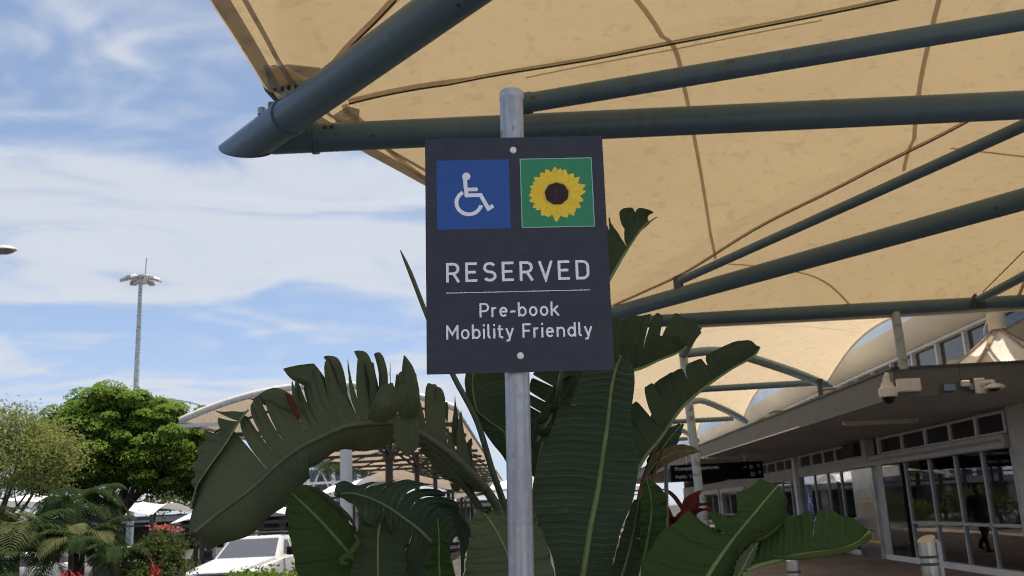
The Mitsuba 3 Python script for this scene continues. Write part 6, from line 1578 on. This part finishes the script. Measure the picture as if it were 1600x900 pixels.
# ---------------------------------------------------------------- light masts and street lamps
k = thing('light_mast', 'tall pale mast with a ring of drooping floodlights above the fig tree', 'light mast')
mx, my = (-24.204, 60, 12.325)[0], 60.0
zt = (-24.266, 60, 17.542)[2]
mb = np.array([mx - 0.05, my, -0.42])
mt = np.array([(-24.266, 60, 17.542)[0], my, zt])
add(k + '__pole', tube([mb, mt], [0.24, 0.12], 18), 'steel_pale', smooth=True)
add(k + '__hub', tube([mt + [0, 0, -0.25], mt + [0, 0, 0.25]], 0.38, 16), 'frame_grey', smooth=40)
add(k + '__rod', tube([mt + [0.28, 0, 0.2], mt + [0.32, 0, 1.45]], 0.022, 6), 'steel_dark')
for i in range(6):
    a_ = 2 * math.pi * (i + 0.25) / 6
    h = np.array([math.cos(a_), math.sin(a_), 0])
    s = np.array([-h[1], h[0], 0])
    c = mt + h * 0.85 + [0, 0, -0.02]
    pts = []
    for q, w, zz in ((-0.42, 0.16, 0.10), (0.0, 0.34, 0.06), (0.42, 0.20, -0.12)):
        for sg_ in (-1, 1):
            pts += [c + h * q + s * w * sg_ + [0, 0, zz], c + h * q + s * w * 0.7 * sg_ + [0, 0, zz + 0.15]]
    kk = fresh(k + '__floodlight')
    scene[kk] = mikit.ply(hull(pts), 'frame_grey')
    add(k + '__arm', tube([mt, c + [0, 0, 0.08]], 0.04, 8), 'frame_grey')
k = thing('street_lamp', 'street lamp head reaching in at the left edge of the sky', 'street lamp')
c = np.array((-8.94, 16, 6.508))
head = []
for t in np.linspace(-1, 1, 9):
    w = 0.16 * math.sqrt(max(0.03, 1 - t * t))
    for q in np.linspace(0, math.pi, 7):
        head.append(c + [0.25 * t, w * math.cos(q), 0.085 * math.sin(q) * math.sqrt(max(0.05, 1 - t * t * 0.9))])
    head.append(c + [0.25 * t, 0, -0.03 * math.sqrt(max(0.03, 1 - t * t))])
add(k + '__head', hull(head), 'frame_white', smooth=50)
add(k + '__lens', hull([c + [0.20 * math.cos(q), 0.13 * math.sin(q), -0.032] for q in np.linspace(0, 6.28, 16)] + [c + [0.13 * math.cos(q), 0.08 * math.sin(q), -0.06] for q in np.linspace(0, 6.28, 16)]), 'frame_grey', smooth=40)
add(k + '__arm', tube(spline([c + [-0.2, 0, 0.04], c + [-0.9, 0, 0.02], c + [-1.7, 0, -0.25], c + [-2.0, 0, -0.8]], 16), 0.035, 10), 'steel_pale', smooth=True)
add(k + '__pole', tube([c + [-2.0, 0, -0.7], [c[0] - 2.0, c[1], -0.42]], [0.05, 0.08], 12), 'steel_pale', smooth=True)
k = thing('street_lamp', 'thin curved street lamp arm above the right side of the fig tree', 'street lamp')
p = spline([(-15.986, 44, 7.419), (-15.446, 44, 7.333), (-14.692, 44, 7.088), (-13.996, 44, 6.669)], 14)
add(k + '__arm', tube(p, 0.045, 8), 'steel_pale', smooth=True)
add(k + '__head', rbox(p[0][0] - 0.5, p[0][0] + 0.05, p[0][1] - 0.14, p[0][1] + 0.14, p[0][2] - 0.02, p[0][2] + 0.10, 0.04), 'frame_grey')
add(k + '__pole', tube([p[-1], [p[-1][0] + 0.1, 44, -0.42]], [0.06, 0.09], 10), 'steel_pale', smooth=True)

# ---------------------------------------------------------------- beige canopy over the pick-up lanes
k = thing('lane_canopy', 'long beige arched canopy on dark posts over the pick up lanes across the road', 'canopy')
xs_ = np.linspace(-9.6, -1.75, 30)


def lane_z(x):
    t = (x + 5.7) / 3.93
    return 4.55 + 0.85 * (1 - t * t)


ys_ = np.linspace(27, 90, 30)
X, Y = np.meshgrid(xs_, ys_, indexing='ij')
add(k + '__membrane', trimesh.Trimesh(np.stack([X, Y, lane_z(X)], -1).reshape(-1, 3), grid_faces(30, 30), process=False), 'fabric_beige', smooth=True)
fr = np.column_stack([xs_, np.full(30, 26.95), lane_z(xs_)])
add(k + '__front_band', tube(fr, 0.10, 10), 'frame_white', smooth=True)
add(k + '__front_band', bar((-9.6, 26.98, 4.42), (-8.1, 26.98, 4.42), 0.08, 0.10), 'frame_white')
for x in (-9.6, -1.75):
    add(k + '__edge_band', tube([(x, 27, lane_z(x) - 0.02), (x, 90, lane_z(x) - 0.02)], 0.06, 8), 'frame_white', smooth=True)
for i in range(14):
    y = 30.0 + 4.45 * i
    add(k + '__cross_bar', bar((-9.5, y, 4.38), (-1.9, y, 4.38), 0.10, 0.13), 'steel_dark')
    ap_ = np.column_stack([xs_[::3], np.full(10, y), lane_z(xs_[::3]) - 0.08])
    add(k + '__rafter', tube(ap_, 0.045, 6), 'steel_dark')
for i in range(6):
    y = 34.4 + 9.2 * i
    pk_ = fresh(k + '__post')
    scene[pk_] = mikit.ply(tube([(-4.7, y, -0.42), (-4.7, y, 4.4)], 0.14 if i == 0 else 0.12, 12), 'steel_dark', smooth=40)
    for q in (-1, 1):
        add(pk_ + '__brace', bar((-4.7, y, 3.75), (-4.7 + q * 1.9, y, lane_z(-4.7 + q * 1.9) - 0.1), 0.09, 0.11), 'steel_dark')
        add(pk_ + '__brace', bar((-4.7, y, 3.75), (-4.7, y + q * 2.0, 4.4), 0.08, 0.10), 'steel_dark')
    add(pk_ + '__collar', tube([(-4.7, y, 3.62), (-4.7, y, 3.82)], 0.22, 12), 'steel_dark', smooth=40)
add(k + '__front_post', tube([(-4.93, 27.2, -0.42), (-4.93, 27.2, lane_z(-4.93) - 0.1)], 0.17, 14), 'frame_white', smooth=40, label='white front post of the beige canopy')

# white shade tents over the car park
TG = 'white shade tents over the car park'


def shade_tent(lab, x, y, w, d, ze, za, seed):
    k = thing('shade_tent', lab, 'shade tent', TG)
    n = 17
    a_ = np.linspace(-1, 1, n)
    U, V_ = np.meshgrid(a_, a_, indexing='ij')
    r_ = np.maximum(np.abs(U), np.abs(V_))
    edge = np.where(np.abs(U) >= np.abs(V_), 1 - V_ ** 2, 1 - U ** 2)
    z = ze + (za - ze) * (1 - np.sqrt(np.clip((U ** 2 + V_ ** 2) / 2, 0, 1))) ** 1.25 + 0.35 * edge * r_ ** 4
    pin = 1 - 0.10 * edge * r_ ** 3
    g = np.stack([x + U * w / 2 * pin, y + V_ * d / 2 * pin, z], -1).reshape(-1, 3)
    add(k + '__skin', trimesh.Trimesh(g, grid_faces(n, n), process=False), 'fabric_white', smooth=True)
    for sx in (-1, 1):
        for sy in (-1, 1):
            add(k + '__post', tube([(x + sx * w / 2, y + sy * d / 2, -0.42), (x + sx * w / 2, y + sy * d / 2, ze + 0.05)], 0.09, 8), 'steel_dark', smooth=40)
    add(k + '__edge_frame', cat_([bar((x - w / 2, y - d / 2, ze - 0.12), (x + w / 2, y - d / 2, ze - 0.12), 0.10, 0.14), bar((x - w / 2, y - d / 2, ze - 0.42), (x + w / 2, y - d / 2, ze - 0.42), 0.06, 0.08)]), 'steel_dark')


for i, (x, y, w, d, ze, za, lab) in enumerate([
        (-16.0, 58, 9, 8, 2.75, 3.9, 'white tent between the long arching leaf and the white post'), (-8.0, 60, 8, 8, 3.0, 4.7, 'tall white tent just right of the white post'),
        (-1.0, 62, 7, 8, 2.4, 3.6, 'white tent seen between the torn leaf and the sign post'), (-25.0, 50, 9, 8, 2.7, 3.75, 'white tent behind the fig tree limbs'),
        (-19.5, 46, 6.5, 7, 2.2, 3.3, 'white tent right of the fig trunk'), (-34.0, 50, 8, 8, 2.6, 3.7, 'white tent at the left edge behind the feathery tree'),
        (-29.5, 41, 7, 6, 1.5, 2.5, 'low white tent at the left edge above the parked cars'), (-13.0, 47, 6, 6, 1.8, 2.7, 'low white tent seen under the tip of the long arching leaf'),
        (6.0, 80, 9, 8, 2.9, 4.3, 'white tent far off behind the big upright leaf')]):
    shade_tent(lab, x, y, w, d, ze, za, i)

# glass building with a white exposed frame
k = thing('glass_building', 'blue glass building with a white cross braced frame seen under the arching leaf', 'building')
gx0, gx1, gy, gz1 = -27.5, -14.8, 110.0, 10.2
add(k + '__wall', box(gx0, gx1, gy, gy + 14, -0.42, gz1), 'glass_blue')
nx, nz_ = 9, 6
for i in range(nx):
    for j in range(nz_):
        x0_, x1_ = gx0 + (gx1 - gx0) * i / nx + 0.08, gx0 + (gx1 - gx0) * (i + 1) / nx - 0.08
        z0_, z1_ = 0.2 + (gz1 - 0.4) * j / nz_ + 0.08, 0.2 + (gz1 - 0.4) * (j + 1) / nz_ - 0.08
        add(k + '__pane', box(x0_, x1_, gy - 0.06, gy, z0_, z1_), 'glass_blue' if (i * 5 + j * 3) % 4 else 'glass_dark')
for i in range(5):
    x = gx0 + 0.6 + (gx1 - gx0 - 1.2) * i / 4
    add(k + '__frame_column', box(x - 0.17, x + 0.17, gy - 1.5, gy - 1.2, -0.42, 7.6), 'frame_white')
for z in (4.0, 5.8, 7.4):
    add(k + '__frame_beam', box(gx0 + 0.3, gx1 - 0.3, gy - 1.48, gy - 1.22, z - 0.14, z + 0.14), 'frame_white')
for i in range(4):
    x0_, x1_ = gx0 + 0.6 + (gx1 - gx0 - 1.2) * i / 4, gx0 + 0.6 + (gx1 - gx0 - 1.2) * (i + 1) / 4
    add(k + '__brace', bar((x0_, gy - 1.36, 4.1), ((x0_ + x1_) / 2, gy - 1.36, 7.3), 0.13, 0.13), 'frame_white')
    add(k + '__brace', bar((x1_, gy - 1.36, 4.1), ((x0_ + x1_) / 2, gy - 1.36, 7.3), 0.13, 0.13), 'frame_white')

# long low terminal wing and a distant parking deck close the view under the tents
k = thing('parking_deck', 'low grey parking deck behind the white tents', 'building')
add(k + '__deck', box(-70, 8, 95, 115, 2.3, 2.9), 'concrete')
add(k + '__back_wall', box(-70, 8, 112, 113, -0.42, 2.3), 'concrete')
for i in range(14):
    add(k + '__column', box(-69 + 5.8 * i, -68.4 + 5.8 * i, 95.3, 95.9, -0.42, 2.3), 'concrete')
k = thing('railing', 'dark metal railing along the lane behind the white pickup', 'railing')
for z in (0.20, 0.62):
    add(k + '__rail', tube([(-13.5, 30.5, z), (-4.0, 30.5, z)], 0.03, 6), 'steel_dark')
for i in range(9):
    add(k + '__post', tube([(-13.4 + 1.16 * i, 30.5, -0.42), (-13.4 + 1.16 * i, 30.5, 0.78)], 0.035, 6), 'steel_dark')

# ---------------------------------------------------------------- by the doors: bollards, trolleys, a passer-by


def bollard(lab, x, y, r_, h):
    k = thing('bollard', lab, 'bollard')
    m = trimesh.creation.cylinder(r_, h + 0.3, sections=36)
    m.apply_translation((x, y, (h + 0.3) / 2))
    m = trimesh.intersections.slice_mesh_plane(m, np.array([0.35, 0.25, -1.0]) / 1.09, np.array([x, y, h]), cap=True)
    add(k + '__body', m, 'stainless', smooth=35)
    for z in (h - 0.26, h - 0.19):
        add(k + '__band', tube([(x, y, z), (x, y, z + 0.028)], r_ + 0.003, 36), 'steel_dark', smooth=35)
    add(k + '__base_ring', tube([(x, y, 0.004), (x, y, 0.03)], r_ + 0.03, 30), 'stainless', smooth=35)


c = (4.081, 10, 1.14)
bollard('stainless bollard with a slanted top before the glazed shopfront', c[0], c[1], 0.085, c[2])
c = (3.572, 13.2, 0.828)
bollard('stainless bollard half hidden under the rightmost broad leaf', c[0], c[1], 0.085, c[2])
k = thing('handrail', 'short grey handrail beside the slant topped bollard', 'handrail')
c = np.array((4.452, 10.6, 1.079))
add(k + '__rail', tube(spline([c, c + [0.02, 0.25, 0.0], c + [0.03, 0.38, -0.1], c + [0.03, 0.40, -c[2]]], 20), 0.022, 8), 'frame_grey', smooth=True)
add(k + '__post', tube([c, [c[0], c[1], 0.0]], 0.022, 8), 'frame_grey', smooth=True)
TGp = 'luggage trolleys nested by the doors'


def trolley(lab, x, y, rz):
    k = thing('luggage_trolley', lab, 'trolley', TGp)
    fr_ = []
    for s in (-1, 1):
        fr_.append(tube(spline([(0.45, s * 0.2, 0.14), (-0.35, s * 0.28, 0.18), (-0.45, s * 0.28, 0.5), (-0.55, s * 0.27, 1.0)], 16), 0.016, 8))
    add(k + '__frame', fr_[0], 'frame_grey', smooth=True)
    add(k + '__frame', fr_[1], 'frame_grey', smooth=True)
    add(k + '__handle', tube([(-0.55, -0.28, 1.0), (-0.55, 0.28, 1.0)], 0.022, 8), 'trolley_blue', smooth=True)
    add(k + '__deck', rbox(-0.36, 0.42, -0.2, 0.2, 0.17, 0.20, 0.01), 'frame_grey')
    add(k + '__basket', rbox(-0.55, -0.36, -0.22, 0.22, 0.70, 0.92, 0.02), 'trolley_blue')
    add(k + '__bumper', rbox(0.40, 0.47, -0.22, 0.22, 0.10, 0.22, 0.02), 'trolley_blue')
    for wx, wy in ((0.35, -0.18), (0.35, 0.18), (-0.33, -0.27), (-0.33, 0.27)):
        w = trimesh.creation.cylinder(0.07, 0.035, sections=16)
        w.apply_transform(trimesh.transformations.rotation_matrix(math.pi / 2, (1, 0, 0)))
        w.apply_translation((wx, wy, 0.07))
        add(k + '__wheel', w, 'tyre', smooth=40)
    place(k, pose(x, y, 0.004, rz))


c = (8.163, 28.124, 0)
for i in range(4):
    trolley(['luggage trolley nearest the door sill, first of the nested row', 'luggage trolley second in the nested row', 'luggage trolley third in the nested row', 'luggage trolley at the far end of the nested row'][i], c[0] + 0.55 - 0.30 * i, c[1] + 0.25, math.pi)
# wheelchair symbol on the blue poster
sp_ = [sg.Point(0.0, 0.33).buffer(0.055), sg.LineString([(-0.02, 0.27), (0.0, 0.08), (0.16, 0.08), (0.25, -0.10), (0.32, -0.07)]).buffer(0.028), sg.LineString([(0.0, 0.18), (0.13, 0.18)]).buffer(0.025),
       sg.LineString([(0.03 + 0.17 * math.cos(q), -0.02 + 0.17 * math.sin(q)) for q in np.linspace(0.1, 4.2, 24)]).buffer(0.026).difference(sg.box(-0.02, 0.12, 0.4, 0.4))]
m = trimesh.creation.extrude_polygon(sg.Polygon(max(getattr(unary_union(sp_), 'geoms', [unary_union(sp_)]), key=lambda g: g.area)), 0.004, engine='earcut')
m.apply_transform(np.array([[0, 0, -1, -0.0062], [-1, 0, 0, 32.75], [0, 1, 0, 1.40], [0, 0, 0, 1.0]]))
m.apply_transform(TM)
add(poster + '__symbol', m, 'sign_white')


def person(key, lab, at, rz):
    """A walking adult: one continuous clothed body from hulls of spheres, smoothed; head, hair, shoes and a backpack as children."""
    J = dict(pel=(0, 0, 0.95, .145), pelL=(0, .09, 0.90, .12), pelR=(0, -.09, 0.90, .12), wst=(0, 0, 1.10, .125), chs=(0.01, 0, 1.30, .14), shL=(0, .17, 1.40, .065), shR=(0, -.17, 1.40, .065), nck=(0.01, 0, 1.46, .055), hd0=(0.02, 0, 1.53, .05),
             knL=(.16, .10, 0.50, .068), anL=(.26, .10, 0.10, .045), knR=(-.02, -.10, 0.49, .068), anR=(-.34, -.10, 0.16, .045), elL=(-.14, .23, 1.12, .045), wrL=(-.10, .25, 0.88, .032), elR=(.08, -.23, 1.12, .045), wrR=(.24, -.22, 0.92, .032))
    bones = [('pel', 'pelL'), ('pel', 'pelR'), ('pel', 'wst'), ('wst', 'chs'), ('chs', 'shL'), ('chs', 'shR'), ('chs', 'nck'), ('nck', 'hd0'), ('pelL', 'knL'), ('knL', 'anL'), ('pelR', 'knR'), ('knR', 'anR'), ('shL', 'elL'), ('elL', 'wrL'), ('shR', 'elR'), ('elR', 'wrR'), ('pelL', 'pelR')]

    def ball(c, r_):
        return trimesh.creation.icosphere(2, r_).apply_translation(c)

    def joined(bs_, J_, ref=0.03, it=8):
        tot = None
        for a_, b_ in bs_:
            hh = mfd(hull(np.vstack([ball(J_[a_][:3], J_[a_][3]).vertices, ball(J_[b_][:3], J_[b_][3]).vertices])))
            tot = hh if tot is None else tot + hh
        q = tot.refine_to_length(ref).to_mesh()
        t = trimesh.Trimesh(np.array(q.vert_properties[:, :3]), np.array(q.tri_verts))
        trimesh.smoothing.filter_taubin(t, iterations=it)
        return t

    k = thing(key, lab, 'person')
    add(k + '__body', joined(bones, J), 'cloth_black', smooth=True)
    H = dict(a=(0.03, 0, 1.62, .085), b=(0.045, 0, 1.56, .062), c=(0.02, 0, 1.645, .088), n=(0.125, 0, 1.60, .012), n2=(0.11, 0, 1.63, .012), eL=(0.02, .085, 1.60, .016), eR=(0.02, -.085, 1.60, .016), a2=(0.03, 0, 1.61, .05))
    add(k + '__head', joined([('a', 'b'), ('a', 'c'), ('n', 'n2'), ('a2', 'n'), ('a2', 'eL'), ('a2', 'eR')], H, 0.012, 6), 'skin', smooth=True)
    add(k + '__hair', joined([('a', 'c'), ('c', 'd')], dict(a=(0.005, 0, 1.65, .092), c=(0.0, 0, 1.66, .094), d=(-.03, 0, 1.58, .07)), 0.02, 5), 'hair', smooth=True)
    for s, w in ((1, 'wrL'), (-1, 'wrR')):
        x, y, z, _ = J[w]
        hb = {'w': (x, y, z - 0.01, .03), 'p': (x + .01, y, z - .08, .034)}
        bs_ = [('w', 'p')]
        for f_, (dx, dy, ln) in enumerate(((.025, 0, .075), (.010, .005, .085), (-.006, .004, .08), (-.022, 0, .06))):
            hb[f'a{f_}'] = (x + .01 + dx, y + dy, z - .09, .010)
            hb[f'b{f_}'] = (x + .018 + dx * 1.1, y + dy - s * .012, z - .09 - ln * .6, .009)
            hb[f'c{f_}'] = (x + .018 + dx * 1.0, y + dy - s * .03, z - .09 - ln, .008)
            bs_ += [('p', f'a{f_}'), (f'a{f_}', f'b{f_}'), (f'b{f_}', f'c{f_}')]
        hb['t0'], hb['t1'] = (x + .035, y - s * .01, z - .05, .011), (x + .055, y - s * .02, z - .10, .009)
        bs_ += [('w', 't0'), ('t0', 't1')]
        add(k + '__hand', joined(bs_, hb, 0.006, 3), 'skin', smooth=True)
    for an, up_ in (('anL', 0.0), ('anR', 0.06)):
        x, y, z, _ = J[an]
        add(k + '__shoe', joined([('a', 'b'), ('a', 'c')], dict(a=(x, y, z - .05, .045), b=(x + .15, y, z - .075 - up_ * .6, .035), c=(x - .05, y, z - .07 + up_ * .2, .035)), 0.02, 4), 'hair', smooth=True)
    add(k + '__backpack', rbox(-0.33, -0.14, -0.15, 0.15, 1.02, 1.44, 0.06), 'cloth_grey')
    place(k, pose(at[0], at[1], 0.005, rz))


person('person', 'person in dark clothes with a backpack walking past the glazed doors', (6.40, 26.35), math.radians(-105))
